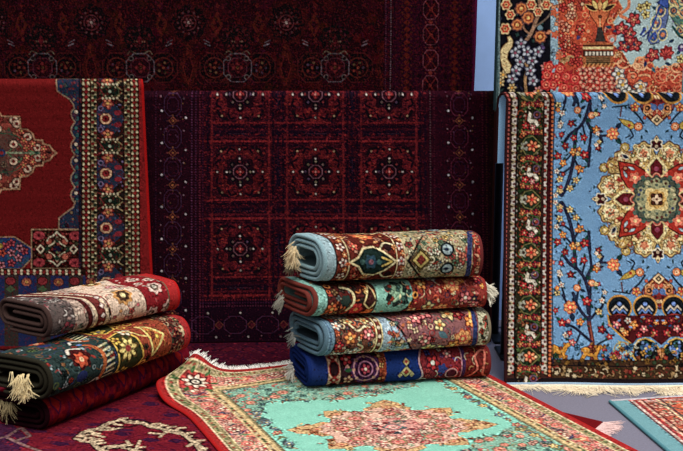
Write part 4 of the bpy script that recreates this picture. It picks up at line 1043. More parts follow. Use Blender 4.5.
def weave_aqua_panel(L):       # second in the tall stack
    w = roll_weave(L, (120, 52, 38)); n = L * 210
    w.rect(-4, -80, 10, 50, (122, 168, 156)); w.rect(-4, -80, 1.5, 50, (104, 44, 40)); w.rect(10, -80, 11.5, 50, (50, 26, 30))
    w.rect(11.5, -80, 57, 50, (74, 30, 26)); w.scatter(12, -74, 57, 46, 190, [(206, 96, 46), (160, 48, 36), (52, 40, 34), (186, 140, 90), (110, 80, 50), (90, 96, 90), (226, 130, 60)], 1.5, 3.2, 'flcr')
    for y in (-56, 0, 56):
        w.line([(26, y - 14), (34, y - 10), (36, y), (31, y + 8)], 2.2, (206, 190, 140)); w.polar(28, y - 1, 5, (40, 50, 44), 6, .1); w.flower(16, y + 6, 5, (214, 96, 46), (70, 30, 26), (236, 170, 90)); w.polar(40, y + 8, 6, (176, 44, 40), 6, .15); w.disk(40, y + 8, 2, (230, 150, 80))
        w.polar(51, y - 8, 4, (226, 180, 110), 6, .1); w.poly([(46, y + 2), (53, y - 16), (58, y), (53, y + 8)], (60, 30, 28), (220, 190, 130), 1.3); w.polar(54, y + 14, 5.4, (222, 110, 50), 6, .15); w.polar(24, y + 20, 4, (220, 130, 60), 6, .15)
    w.rect(57, -80, 58.5, 50, (40, 30, 30)); w.rect(58.5, -80, 94, 50, (126, 178, 160))
    for y in (-52, 2, 54):
        w.polar(80, y - 8, 12, (48, 60, 56), 7, .15); w.polar(80, y - 8, 8, (128, 160, 130), 6, .2); w.scatter(70, y - 18, 92, y + 2, 22, [(30, 40, 40), (150, 60, 44), (220, 200, 150), (60, 90, 80)], 1.3, 2.4, 'flc'); w.scatter(60, y + 10, 80, y + 24, 12, [(40, 44, 46), (220, 200, 170), (196, 110, 60)], 1.2, 2.2, 'fl')
    w.poly([(70, 52), (102, -14), (114, -80), (n + 4, -80), (n + 4, 52)], (136, 50, 42)); w.line([(70, 52), (102, -14), (114, -80)], 2.2, (34, 26, 28), False)
    w.scatter(96, -74, n, 46, 300, [(206, 86, 50), (176, 44, 44), (230, 140, 56), (210, 180, 140), (60, 34, 36), (200, 110, 100), (70, 80, 60), (40, 40, 60)], 1.5, 3.2, 'flcr', [(60, 26, 26), (84, 30, 30)], [(240, 200, 130)])
    for x, y, r, kd in ((97, 16, 5, 'y'), (112, 10, 5.4, 'y'), (104, -12, 5, 'o'), (126, 14, 7, 'P'), (136, -12, 8, 'P'), (148, 2, 5, 'p'), (118, -20, 4.4, 'c'), (158, 10, 4.4, 'p'), (161, -16, 4.4, 'd')): blossom(w, x, y, r, kd)
    w.speckle((24, 18, 18), .07, .6, 1); w.crisp(.9, .30, 1.0, .92); w.fleck(.13, .03); return w

def weave_pale_blue(L):        # third in the tall stack
    w = roll_weave(L, (110, 66, 50)); n = L * 210
    w.scatter(4, -74, 48, 46, 300, [(206, 186, 140), (206, 100, 60), (150, 44, 36), (70, 84, 66), (50, 76, 84), (220, 206, 176), (60, 30, 28), (180, 120, 90)], 1.4, 3, 'frclf', [(60, 26, 26), (40, 32, 30)], [(160, 60, 40)])
    w.rect(-4, -80, 7, 50, (104, 134, 152)); w.rect(7, -80, 8.2, 50, (40, 34, 40)); w.rect(2.6, -80, 3.8, 50, (70, 96, 120))
    for y in (-50, 0, 50):
        for a, b, r, kd in ((22, -2, 5, 'o'), (12, 5, 4, 'r'), (14, 18, 4, 'c'), (30, 14, 5, 'c'), (40, -4, 4.6, 'p'), (38, 18, 4, 'p'), (11, -14, 3.6, 'c'), (24, -18, 4, 'y'), (40, -18, 3.8, 'y'), (20, 22, 4.4, 'c')): blossom(w, a, y + b, r, kd)
        w.line([(24, y - 14), (30, y - 8), (38, y - 12)], 1.6, (222, 206, 160)); w.line([(30, y + 4), (36, y + 8), (34, y + 14)], 1.6, (214, 196, 150))
    w.rect(48, -80, 54, 50, (104, 50, 40))
    for y in range(-74, 48, 8): w.disk(51, y, 1.7, (206, 190, 160))
    for x in (48, 54): w.line([(x, -80), (x, 50)], 1.4, (220, 196, 140))
    w.rect(54.6, -80, 96, 50, (152, 172, 184)); w.scatter(56, -74, 92, 46, 90, [(200, 170, 110), (150, 70, 60), (90, 110, 130), (120, 140, 110), (190, 196, 196)], 1.3, 2.6, 'flc')
    for y in (-48, 6, 50): blossom(w, 72, y, 4, 'y'); blossom(w, 64, y + 12, 3.6, 'o'); blossom(w, 80, y + 13, 3.4, 'r')
    w.poly([(57, -30), (96, 30), (110, 52), (n + 4, 52), (n + 4, -80), (57, -80)], (132, 84, 84)); w.line([(57, -30), (96, 30), (110, 52)], 2.2, (36, 26, 32), False)
    w.scatter(66, -74, n - 16, 48, 240, [(110, 70, 84), (176, 90, 80), (200, 110, 70), (210, 180, 140), (70, 60, 60), (90, 110, 100), (150, 50, 50)], 1.5, 3.2, 'flcr')
    w.scatter(64, -36, 100, 6, 30, [(206, 120, 80), (226, 190, 150), (90, 40, 44)], 1.6, 3, 'fl')
    for x, y, r, kd in ((100, -22, 7, 'p'), (124, -20, 7, 'y'), (134, -18, 5, 'd'), (112, -8, 5, 'y'), (104, 16, 6, 'y'), (117, 20, 6, 'y'), (136, 6, 9, 'P'), (128, 14, 6, 'o'), (144, -10, 5, 'o'), (90, -16, 5, 'p'), (98, 6, 5, 'p')): blossom(w, x, y, r, kd)
    w.leaf(110, -2, 30, 12, 6, (84, 110, 120)); w.line([(148, 52), (150, 20), (148, 0), (150, -26), (156, -44)], 4.4, (46, 56, 96)); w.line([(142, -34), (147, -26), (145, -14)], 2.2, (226, 180, 80))
    w.poly([(152, 52), (153, 18), (151, 0), (154, -24), (160, -40), (n + 4, -46), (n + 4, 52)], (186, 180, 148)); w.scatter(154, -36, n, 44, 56, [(60, 60, 50), (150, 60, 44), (120, 120, 90), (220, 214, 190), (90, 80, 60)], 1.4, 2.8, 'flc')
    w.speckle((24, 18, 18), .07, .6, 1); w.crisp(.9, .30, .94, .92); w.fleck(.13, .03); return w

def weave_navy(L):             # bottom of the tall stack
    w = roll_weave(L, (27, 46, 104)); n = L * 210
    w.rect(17, -80, 72, 50, (52, 28, 34)); w.rect(17, -80, 29, 50, (206, 160, 130))
    for y in range(-70, 50, 22):
        w.octagon(23, y, 4.6, 7, (44, 22, 26), (150, 40, 40), 1); w.polar(23, y - 11, 4, (150, 38, 38), 4, .2); w.disk(23, y - 11, 1.3, (230, 200, 170))
    w.scatter(30, -74, 68, 46, 140, [(120, 40, 40), (40, 60, 44), (96, 60, 96), (196, 130, 120), (30, 30, 44), (150, 40, 44)], 1.5, 3, 'flcd')
    for y in (-56, -2, 52):
        w.polar(54, y, 15, (84, 40, 84), 10, .06); w.ring(54, y, 12, 1.4, (206, 140, 150)); w.polar(54, y, 9.5, (60, 24, 54), 8, .1); w.ring(54, y, 7, 1.2, (190, 120, 150)); w.flower(54, y, 4.4, (176, 60, 80), None, (230, 190, 170))
        for a in range(0, 360, 45): w.disk(54 + 12 * cos(radians(a)), y + 12 * sin(radians(a)), 1.6, (214, 150, 130))
        w.flower(36, y - 10, 5, (176, 40, 50), (40, 20, 30), (220, 150, 130)); w.flower(37, y + 10, 4.4, (206, 150, 120), (60, 40, 40), (120, 40, 44)); w.leaf(33, y, 0, 8, 4, (40, 74, 48))
    w.rect(68, -80, 75, 50, (150, 62, 38)); w.scatter(68, -74, 75, 46, 40, [(206, 100, 60), (110, 40, 36), (200, 150, 90)], 1.4, 2.6, 'fl')
    w.rect(75, -80, 108, 50, (24, 46, 106))
    for y in (-60, 0, 58):
        for b, r in ((0, 6), (-9, 4)): w.diamond(95, y + b + 3, r, r, (196, 176, 120), (40, 44, 60), .9); w.diamond(95, y + b + 3, r * .5, r * .5, (150, 60, 50))
        for sx in (-1, 1): w.diamond(95 + sx * 6, y + 6, 2.4, 3, (190, 160, 110))
    w.poly([(114, -80), (110, -40), (113, -22), (108, -6), (112, 8), (107, 22), (112, 50), (152, 50), (152, -80)], (128, 36, 44)); w.line([(114, -80), (110, -40), (113, -22), (108, -6), (112, 8), (107, 22), (112, 50)], 1.6, (200, 150, 150))
    w.scatter(113, -74, 150, 46, 90, [(196, 60, 60), (60, 50, 110), (214, 150, 140), (90, 28, 40), (226, 200, 180), (110, 60, 100)], 1.5, 3, 'flc')
    for y in (-50, 0, 50): blossom(w, 122, y - 4, 6, 'r'); w.disk(122, y - 4, 2, (240, 226, 210)); w.polar(142, y + 8, 7, (90, 30, 44), 6, .1); w.ring(142, y + 8, 6, 1.2, (214, 140, 140)); blossom(w, 138, y - 12, 4, 'p'); w.polar(132, y + 2, 4.6, (50, 60, 120), 5, .2)
    w.rect(152, -80, 156, 50, (70, 40, 80)); w.line([(152, -80), (152, 50)], 1, (190, 130, 140)); w.rect(156, -80, n + 4, 50, (112, 36, 32))
    w.scatter(157, -74, n, 46, 60, [(196, 150, 90), (160, 40, 38), (60, 60, 40), (220, 190, 150), (50, 24, 28)], 1.5, 3, 'flcr'); w.line([(160, 14), (168, 4), (166, -8), (176, -14), (174, 8), (180, 16)], 2, (206, 110, 90))
    w.speckle((24, 18, 18), .07, .6, 1); w.crisp(.9, .30, .92, .92); w.fleck(.12, .03); return w

def weave_crimson_cream(L):    # top of the left stack
    w = roll_weave(L, (176, 150, 132)); n = L * 210
    w.scatter(0, -80, n - 8, 46, 420, [(120, 44, 44), (206, 180, 160), (90, 80, 66), (226, 206, 180), (150, 90, 80), (60, 44, 40), (110, 116, 100)], 1.4, 3, 'flcr')
    w.rect(-4, -80, 22, 50, (92, 78, 74)); w.scatter(-2, -74, 24, 46, 90, [(150, 60, 70), (190, 176, 166), (70, 66, 62), (160, 130, 120), (200, 190, 180)], 1.3, 2.6, 'flc')
    for i, (c, t) in enumerate((((84, 30, 30), 5), ((222, 196, 160), 3), ((112, 44, 40), 9), ((222, 196, 160), 3), ((150, 60, 50), 4))):
        x = 24 + i * 6; w.line([(x + 10, 50), (x + 14, 20), (x + 12, -6), (x, -34), (x - 16, -60), (x - 22, -80)], t, c)
    for y in range(-70, 48, 9): w.diamond(37 + (14 if y > -20 else 14 + (y + 20) * .5), y, 3.2, 3.2, (236, 206, 190), (100, 30, 40), 1)
    w.poly([(60, 50), (62, 16), (58, -10), (50, -40), (62, -80), (96, -80), (90, -40), (96, -14), (98, 14), (88, 50)], (220, 190, 164)); w.scatter(60, -70, 92, 44, 60, [(196, 140, 90), (170, 80, 70), (150, 130, 100), (230, 210, 190), (206, 110, 110)], 1.5, 3, 'flc')
    for y in (-50, 0, 40): w.polar(76, y - 12, 9, (190, 136, 76), 8, .12); w.polar(76, y - 12, 6, (90, 60, 40), 8, .1); w.disk(76, y - 12, 2.6, (236, 214, 150)); w.flower(80, y + 14, 5, (226, 150, 150), (150, 70, 70), (240, 220, 200))
    w.poly([(92, 50), (99, 12), (95, -14), (90, -46), (98, -80), (142, -80), (142, 50)], (134, 22, 30))
    for x, y, r in ((112, -14, 7), (105, 12, 7.4), (124, 8, 7), (134, -18, 5), (120, -34, 6), (137, 2, 5), (108, -44, 6), (130, -46, 6), (114, 30, 6.4), (133, 26, 6), (104, -28, 4), (126, -22, 4), (138, -34, 4)): w.polar(x, y, r, (224, 186, 170), 7, .14); w.polar(x, y, r * .6, (120, 100, 84), 6, .1); w.disk(x, y, r * .3, (190, 180, 160))
    w.scatter(96, -76, 140, 46, 60, [(226, 190, 176), (190, 80, 80), (90, 14, 24)], 1.2, 2.2, 'fl')
    w.rect(141, -80, 149, 50, (140, 134, 112)); w.rect(141, -80, 142.2, 50, (70, 40, 40)); w.scatter(142, -76, 149, 46, 40, [(200, 190, 160), (90, 90, 70), (150, 60, 50)], 1.2, 2.2, 'fl')
    w.rect(149, -80, n - 11, 50, (206, 186, 152)); w.scatter(150, -76, n - 12, 46, 130, [(150, 60, 50), (96, 96, 70), (206, 140, 110), (226, 212, 180), (120, 70, 60), (170, 150, 90)], 1.4, 2.8, 'flc'); w.rect(n - 12.5, -80, n - 11, 50, (120, 90, 70))
    w.rect(n - 11, -80, n + 4, 50, (176, 30, 30)); w.speckle((24, 18, 18), .07, .6, 1); w.crisp(.9, .30, .82, .9); w.fleck(.13, .03); return w

def weave_teal_gold(L):        # middle of the left stack
    w = roll_weave(L, (44, 60, 58)); n = L * 210
    w.scatter(0, -80, 72, 50, 260, [(60, 84, 84), (40, 40, 36), (120, 80, 50), (150, 170, 170), (84, 100, 60), (150, 50, 40), (50, 60, 96), (30, 40, 38)], 1.6, 3.4, 'flcr')
    for y in (-52, 2, 56):
        w.polar(34, y - 14, 10, (70, 22, 22), 7, .12); w.polar(34, y - 12, 6, (186, 74, 40), 6, .18); w.disk(34, y - 12, 2.2, (232, 190, 140)); w.disk(31, y + 2, 6, (40, 50, 96), 5); w.line([(26, y - 20), (32, y - 26), (40, y - 22)], 2.4, (214, 200, 180))
        for q in range(7): w.line([(58, y - 18 + q * 5), (68, y - 20 + q * 5)], 1.7, (206, 196, 150)); 
        w.line([(50, y - 26), (58, y - 10), (54, y + 10), (60, y + 20)], 4, (170, 90, 44)); w.line([(44, y + 18), (50, y + 10), (56, y + 16)], 2.2, (214, 210, 196)); w.disk(48, y + 24, 2.4, (96, 130, 190))
    w.poly([(72, 50), (76, 10), (72, -20), (70, -80), (142, -80), (140, 50)], (150, 66, 40)); w.scatter(74, -76, 140, 46, 170, [(196, 90, 50), (120, 44, 36), (206, 150, 70), (90, 60, 40), (170, 60, 44), (60, 44, 34)], 1.5, 3.2, 'flc')
    for y in (-58, 0, 56):
        w.poly([(74, y - 22), (88, y - 26), (100, y - 12), (104, y + 6), (96, y + 22), (82, y + 26), (74, y + 14)], (56, 58, 34), (222, 180, 70), 1.8)
        w.flower(86, y - 6, 9, (226, 196, 110), (90, 70, 34), (150, 60, 50), 8, 0); w.flower(82, y + 16, 6, (214, 176, 60), (70, 60, 40), (90, 90, 110), 5); w.flower(78, y - 16, 4, (224, 180, 70), None, (120, 60, 40)); w.flower(94, y - 22, 5, (230, 214, 180), (100, 60, 40), (196, 120, 60))
        w.line([(90, y - 30), (104, y - 14), (116, y - 10)], 1.6, (214, 190, 110)); w.poly([(112, y - 26), (132, y - 8), (116, y + 8)], (186, 110, 50), (226, 206, 120), 2.2); w.scatter(114, y - 16, 124, y - 2, 9, [(226, 196, 80), (120, 50, 36)], 1.3, 2.2, 'fd')
        for a, b in ((106, 14), (114, 20), (102, 24)): w.ring(a, b + y, 3.6, 1.5, (224, 180, 70)); w.disk(a, b + y, 1.6, (150, 60, 40))
        w.line([(92, y + 30), (100, y + 34), (98, y + 40)], 1.4, (214, 180, 150))
    w.poly([(138, 50), (142, 0), (138, -80), (n + 4, -80), (n + 4, 50)], (84, 36, 32)); w.scatter(142, -76, n - 8, 46, 200, [(150, 110, 90), (130, 40, 36), (70, 70, 50), (200, 170, 130), (50, 30, 30), (110, 90, 70), (180, 70, 60)], 1.5, 3, 'flcr', [(50, 26, 26)], [(206, 150, 100)])
    for y in (-54, -6, 44):
        for a in range(0, 360, 45): w.leaf(160, y, a, 8, 3, (222, 196, 150))
        w.disk(160, y, 1.6, (150, 60, 50))
    w.rect(n - 7, -80, n + 4, 50, (168, 40, 40)); w.speckle((24, 18, 18), .07, .6, 1); w.crisp(.9, .30, .82, .9); w.fleck(.13, .03); return w

def weave_wine(L):             # bottom of the left stack
    w = roll_weave(L, (96, 14, 26)); n = L * 210
    for q in range(900):
        x, y = random.uniform(0, n), random.uniform(-76, 46); c = random.choice(((124, 24, 28), (56, 16, 44), (110, 20, 40), (40, 10, 26), (140, 34, 30)))
        w.rect(x, y, x + random.uniform(1, 4), y + random.uniform(3, 9), c, .7)
    for x in range(10, int(n), 26):
        for y in (-48, -8, 32): w.diamond(x, y, 5, 9, (132, 26, 26), (50, 14, 44), 1.4); w.diamond(x + 13, y + 18, 3, 7, (52, 16, 46))
    w.fleck(.16, .05); return w

# ---- floor rugs (rug metres; photo points are carried onto the ground)
def floor_weave(o, wd, ld, width, length, z, bg, res=330, k=1 / 215.):
    def hook(px, py):
        X, Y = on_floor(px, py, z); dx, dy = X - o[0], Y - o[1]
        det = wd[0] * ld[1] - wd[1] * ld[0]
        return (dx * ld[1] - dy * ld[0]) / det, (wd[0] * dy - wd[1] * dx) / det
    return Weave(-.02, width + .02, -.02, length + .02, res, bg, k, hook)

def weave_aqua(w, Wd, Ln):
    WH = w.hook; k = w.k; n, m = Wd / k, Ln / k
    AQ = (134, 204, 180); GRN = [(110, 130, 90), (150, 150, 110), (84, 104, 84), (190, 176, 130)]
    w.hook = None
    for q in range(120): w.polar(random.uniform(40, n - 40), random.uniform(40, m), random.uniform(4, 14), (146, 214, 190), 5, .2, al=.3)
    # grey-green floral corners
    DX = [(124, 144, 124), (160, 172, 150), (96, 112, 108), (206, 150, 130), (186, 100, 92), (90, 130, 120), (170, 160, 110), (116, 164, 146)]
    B = 47
    def band(x0, y0, x1, y1, num):
        w.scatter(x0, y0, x1, y1, num, DX, 1.8, 4.4, 'fllcr')
    back = [(B, B), (n - B, B), (n - B, B + 26), (250, 98), (236, 110), (225, 121), (205, 116), (190, 127), (170, 118), (150, 124), (128, 115), (110, 108), (96, 104), (84, 92), (74, 98), (66, 112), (B + 10, 128), (B, 156)]
    fore = [(n - B, 236), (n - B - 10, 248), (n - B - 26, 250), (226, 262), (210, 254), (192, 270), (172, 274), (160, 300), (150, 345), (n - B, 360)]
    for tri, (a, b, c, d), num in ((back, (B, B, n - B, 156), 900), (fore, (150, 236, n - B, 360), 420)):
        w.clip = w.mask(tri); w.poly(tri, (132, 178, 154)); w.scatter(a, b, c, d, num, DX, 1.7, 4, 'fllcr')
        for q in range(26): w.rose(random.uniform(a, c), random.uniform(b, d), random.uniform(4, 7), [(120, 130, 100), (206, 120, 106), (226, 164, 130), (190, 84, 72)])
        w.clip = None
        for (ax, ay), (bx, by) in zip(tri[2:-1], tri[3:]):
            for q in range(4):
                t = random.random(); w.leaf(ax + (bx - ax) * t, ay + (by - ay) * t, random.uniform(0, 360), 8, 2.6, random.choice(((84, 100, 84), (130, 110, 80), (70, 96, 100))))
    y = B + 70
    while y < m - 20:
        for f in (0, 1):
            x = B + 5 if not f else n - B - 5; s = 1 if not f else -1
            for q in range(9): w.leaf(x + s * random.uniform(-2, 4), y + random.uniform(-12, 12), random.uniform(-70, 70) + (0 if s > 0 else 180), 9, 3, random.choice(((110, 120, 80), (60, 84, 84), (150, 120, 80), (90, 100, 110))))
            w.flower(x + s * 5, y, 4, random.choice(((206, 120, 100), (220, 180, 110), (120, 140, 150))), (90, 90, 80), (240, 210, 150))
        y += 26
    # rose-pink medallion
    w.hook = WH
    w.hook = None
    w.push(155, 203, 1.04, .74, 22)
    PINK, APR = (224, 176, 152), (204, 164, 112)
    for rot in range(0, 360, 45):
        w.push(0, 0, 1, 1, rot); R = 82 if rot % 90 == 0 else 72
        w.poly([(R - 34, -18), (R - 20, -22), (R - 12, -14), (R - 2, -12), (R + 10, 0), (R - 2, 12), (R - 12, 14), (R - 20, 22), (R - 34, 18)], APR, (150, 120, 84), 1.0)
        w.scatter(R - 30, -16, R + 2, 16, 34, [(150, 84, 50), (226, 190, 130), (196, 120, 80), (120, 70, 50), (230, 170, 130)], 1.8, 3.8, 'fll')
        w.pop()
    w.polar(0, 0, 62, PINK, 8, .07); w.ring(0, 0, 62, 1.0, (190, 130, 104), n=8, amp=.07)
    for q in range(340):
        a, r = random.uniform(0, 6.28), 58 * sqrt(random.random()); x, y = r * cos(a), r * sin(a)
        random.choice((lambda: w.flower(x, y, random.uniform(2, 4.4), random.choice(((206, 120, 110), (226, 150, 130), (190, 90, 86), (236, 200, 170), (150, 140, 110))), None, (240, 214, 180)), lambda: w.leaf(x, y, random.uniform(0, 360), 7, 2.6, random.choice(((130, 150, 120), (170, 110, 90), (150, 120, 90), (196, 96, 90))))))()
    for rot in range(0, 360, 45):
        w.push(0, 0, 1, 1, rot); w.rose(44, 0, 8, [(150, 120, 84), (206, 110, 100), (226, 150, 130), (176, 60, 60)]); w.rose(66, 0, 6, [(150, 100, 70), (214, 160, 110), (196, 110, 84)]); w.pop()
    w.polar(0, 0, 26, (190, 120, 110), 8, .1); w.polar(0, 0, 22, (214, 150, 136), 8, .12); w.scatter(-18, -18, 18, 18, 40, [(150, 60, 60), (120, 130, 110), (236, 200, 180), (196, 90, 86), (80, 90, 96)], 1.8, 3.6, 'flc'); w.rose(0, 0, 9, [(96, 110, 104), (206, 120, 116), (236, 190, 170), (150, 60, 60)], 6)
    w.pop()
    # border of roses between tan guards
    w.rect(-5, -5, B, m + 5, (206, 136, 116)); w.rect(n - B, -5, n + 5, m + 5, (206, 136, 116)); w.rect(-5, -5, n + 5, B - 8, (206, 136, 116))
    RB = [(206, 90, 84), (226, 160, 140), (232, 200, 170), (190, 76, 72), (156, 156, 120), (214, 130, 110), (120, 96, 100), (236, 180, 160), (226, 150, 130)]
    w.scatter(14, 14, B - 10, m, 1200, RB, 1.3, 3.2, 'fllcr'); w.scatter(n - B + 10, 14, n - 14, m, 1200, RB, 1.3, 3.2, 'fllcr'); w.scatter(14, 14, n - 14, B - 16, 800, RB, 1.3, 3.2, 'fllcr')
    def bl(x, y, i):
        if i % 3 == 0: w.rose(x, y, 7, [(170, 150, 116), (206, 90, 80), (232, 150, 130), (186, 66, 62), (240, 196, 160)])
        elif i % 3 == 1: w.flower(x, y, 5.4, (232, 190, 160), (160, 80, 76), (190, 70, 66), 6); w.line([(x - 8, y + 8), (x, y + 12), (x + 8, y + 7)], 1.8, (70, 66, 90))
        else: w.polar(x, y, 6, (210, 104, 84), 5, .2); w.polar(x, y, 3.4, (240, 176, 130), 5, .2); w.leaf(x, y, 200, 11, 4, (130, 140, 100))
    i = 0
    for y in np.arange(26, m, 17): bl(30 + 5 * (-1) ** i, y, i); bl(n - 30 + 5 * (-1) ** i, y, i + 1); i += 1
    for x in np.arange(44, n - 40, 17): bl(x, 27 + 3 * (-1) ** i, i); i += 1
    def guard(a, b, c):
        for p0, p1 in (((a, a), (a, m + 5)), ((n - a, a), (n - a, m + 5)), ((a, a), (n - a, a))): w.line([p0, p1], b, c, False)
    guard(11.5, 9, (156, 140, 98)); guard(7.5, 1.6, (226, 200, 160)); guard(16.5, 1.4, (206, 186, 140)); guard(B - 5, 11, (148, 132, 92)); guard(B - 9.5, 2, (214, 180, 130)); guard(B - 3.5, 4, (212, 180, 126)); guard(B + 1, 1.6, (120, 110, 80))
    for y in np.arange(12, m, 5):
        for x in (11.5, n - 11.5, B - 7, n - B + 7): w.disk(x, y, 1.6, random.choice(((90, 104, 64), (206, 180, 140), (150, 80, 60))))
    for x in np.arange(14, n - 14, 5):
        for y in (11.5, B - 7): w.disk(x, y, 1.6, random.choice(((90, 104, 64), (206, 180, 140), (150, 80, 60))))
    guard(2.2, 8.4, (166, 34, 32))
    # corner rosette
    for f in (0, 1):
        x = 30 if not f else n - 30
        w.rect(x - 13, 17, x + 13, 43, (176, 60, 54)); w.polar(x, 30, 12.5, (196, 70, 62), 8, .1); w.flower(x, 30, 9.6, (232, 196, 170), (130, 40, 44), None, 8, 0); w.disk(x, 30, 5.4, (36, 26, 36)); w.disk(x, 30, 3, (236, 214, 190)); w.disk(x, 30, 1.4, (40, 30, 50))
        for a in range(0, 360, 60): w.leaf(x + 12 * cos(radians(a)), 30 + 12 * sin(radians(a)), a, 9, 4, (88, 110, 66))
    w.crisp(.8, .34, .80, .92); w.fleck(.11, .02); return w

def weave_purple(w, Wd, Ln):
    hook = w.hook; k = w.k; n, m = Wd / k, Ln / k
    w.hook = None
    for q in range(2600):
        x, y = random.uniform(0, n), random.uniform(0, m); c = random.choice(((150, 24, 44), (112, 18, 40), (84, 30, 66), (132, 26, 52), (170, 34, 46)))
        a = random.uniform(4, 16); w.rect(x, y, x + a, y + random.uniform(2, 5), c, .55)
    for q in range(170): 
        x, y = random.uniform(0, n), random.uniform(0, m); w.poly([(x - 9, y), (x - 4, y - 3), (x + 8, y - 2), (x + 10, y + 2), (x, y + 4)], (66, 26, 62), al=.85)
    w.rect(-5, -5, n + 5, 138, (66, 12, 32)); w.scatter(0, 0, n, 134, 700, [(96, 16, 36), (40, 10, 30), (84, 26, 40), (54, 14, 44)], 2, 5, 'ldq')  # back-end band with motifs, painted dark for the shade between the stacks
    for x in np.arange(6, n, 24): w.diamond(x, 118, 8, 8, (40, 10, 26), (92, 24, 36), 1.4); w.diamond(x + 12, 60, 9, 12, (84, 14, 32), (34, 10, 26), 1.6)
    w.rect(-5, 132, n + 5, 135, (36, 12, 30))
    w.hook = hook
    # the blue-violet border corner at the left
    w.poly([(-60, 424), (12, 424), (30, 440), (20, 451), (60, 470), (-60, 480)], (82, 34, 68)); 
    for q in range(60): w.disk(random.uniform(-40, 26), random.uniform(424, 470), random.uniform(.8, 2), random.choice(((120, 40, 80), (60, 26, 60), (150, 30, 56))))
    for pts in (((-30, 446), (8, 436), (20, 428)), ((8, 438), (26, 446), (40, 451)), ((22, 428), (30, 436), (18, 440))): w.line(list(pts), 3.4, (150, 110, 106), False)
    IV = (236, 206, 164); DK = (48, 18, 30)
    def hooks(pts, t=4.2):
        w.line(pts, t + 3.6, DK, False); w.line(pts, t, IV, False)
        for (ax, ay), (bx, by) in zip(pts[:-1], pts[1:]):
            for f in (.15, .5, .85):
                x, y = ax + (bx - ax) * f, ay + (by - ay) * f; s = random.choice((-1, 1))
                w.line([(x, y), (x + 3, y + 2.2 * s), (x + 9, y + 2.6 * s)], 3.2, IV, False); w.line([(x + 4, y - .4 * s), (x + 10, y + .4 * s)], 2.6, DK, False)
    hooks([(76, 438), (84, 432), (97, 430), (105, 424.5), (120, 420), (140, 421.5), (152, 427), (164, 429), (178, 430.5), (186, 436), (196, 444), (205, 456)])
    hooks([(76, 438.5), (92, 442), (99, 449), (120, 447), (138, 450), (150, 458)])
    w.line([(80, 436), (92, 434), (104, 437)], 3, IV, False); w.line([(96, 430), (110, 430), (124, 427)], 3, IV, False); w.line([(112, 427), (130, 427), (138, 425)], 3.4, DK, False)
    w.line([(150, 433), (162, 434), (170, 431)], 3.2, IV, False); w.line([(160, 437), (166, 431), (180, 434)], 3, IV, False); w.line([(188, 446), (196, 442), (204, 450)], 4, IV, False)
    w.line([(127, 441), (130, 445)], 3, IV, False); w.line([(140, 441), (137, 447)], 3, IV, False)
    for x, y in ((122, 434), (150, 440), (176, 441), (60, 444), (110, 410), (150, 404), (170, 415)): w.poly([(x - 9, y), (x - 3, y - 2.4), (x + 8, y - 1.4), (x + 10, y + 1), (x, y + 2.2)], (70, 24, 60))
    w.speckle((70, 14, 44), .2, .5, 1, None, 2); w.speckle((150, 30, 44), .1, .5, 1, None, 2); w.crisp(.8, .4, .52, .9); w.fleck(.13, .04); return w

def weave_teal_edge(w, Wd, Ln):
    k = w.k; n, m = Wd / k, Ln / k; w.hook = None
    w.rect(-5, -5, n + 5, m + 5, (196, 84, 60))
    w.scatter(18, 8, n, m, 1500, [(214, 96, 56), (226, 150, 120), (176, 60, 50), (150, 130, 96), (236, 190, 150), (96, 90, 84), (206, 120, 70)], 2, 5, 'fllc')
    w.rect(-5, -5, 17, m + 5, (116, 170, 176)); w.rect(-5, -5, n + 5, 3, (196, 186, 190))
    for x, t, c in ((18, 2, (110, 60, 70)), (20.5, 2.4, (226, 190, 176)), (24, 3, (170, 60, 60)), (28, 2.4, (226, 176, 150)), (31, 2, (110, 50, 50)), (46, 2.6, (226, 196, 150)), (50, 2, (90, 70, 66))): w.rect(x - t / 2, 5, x + t / 2, m + 5, c); w.rect(x, x * .4 - t * .3, n + 5, x * .4 + t * .3, c)
    for y in np.arange(22, m, 20): w.flower(38, y, 6, (226, 160, 130), (140, 50, 50), (190, 70, 60)); w.leaf(38, y + 10, 60, 8, 4, (110, 120, 90)); w.polar(66, y + 6, 9, (216, 100, 56), 6, .15); w.polar(66, y + 6, 5, (240, 180, 130), 6, .15)
    w.line([(40, 12), (58, 34), (84, 30)], 2.4, (90, 84, 70)); w.crisp(.8, .4, .72, .88); w.fleck(.1, .02); return w

# ================================================================== THE PLACE
M_WALL = plain('painted_plaster', (160, 194, 248), .9, 9, .05, .1)
M_FLOOR = plain('grey_paving', (112, 109, 123), .85, 130, .13, .15, detail=6)
M_POST = plain('dark_steel', (22, 26, 30), .5, 40, .2, 0, .4)
M_WHITE = plain('white_plastic', (232, 232, 236), .5, 30, .03)
M_PALE = plain('pale_steel', (132, 150, 176), .5, 40, .08, 0, .3)
IVORY = (226, 202, 160)

def struct(o):
    o['kind'] = 'structure'; return o
def slab(name, x0, x1, y0, y1, z0, z1, mat):
    return struct(box(name, x0, x1, y0, y1, z0, z1, mat, None, 0))
YW = .66
slab('wall_back', -4.5, 4.5, YW, YW + .2, 0, 3.2, M_WALL)
slab('floor', -4.5, 4.5, -7, YW, -.12, 0, M_FLOOR)

YM, YL, YU, YR = .165, -.005, .245, -.20       # hanging planes: middle, left, upper tier, right bay

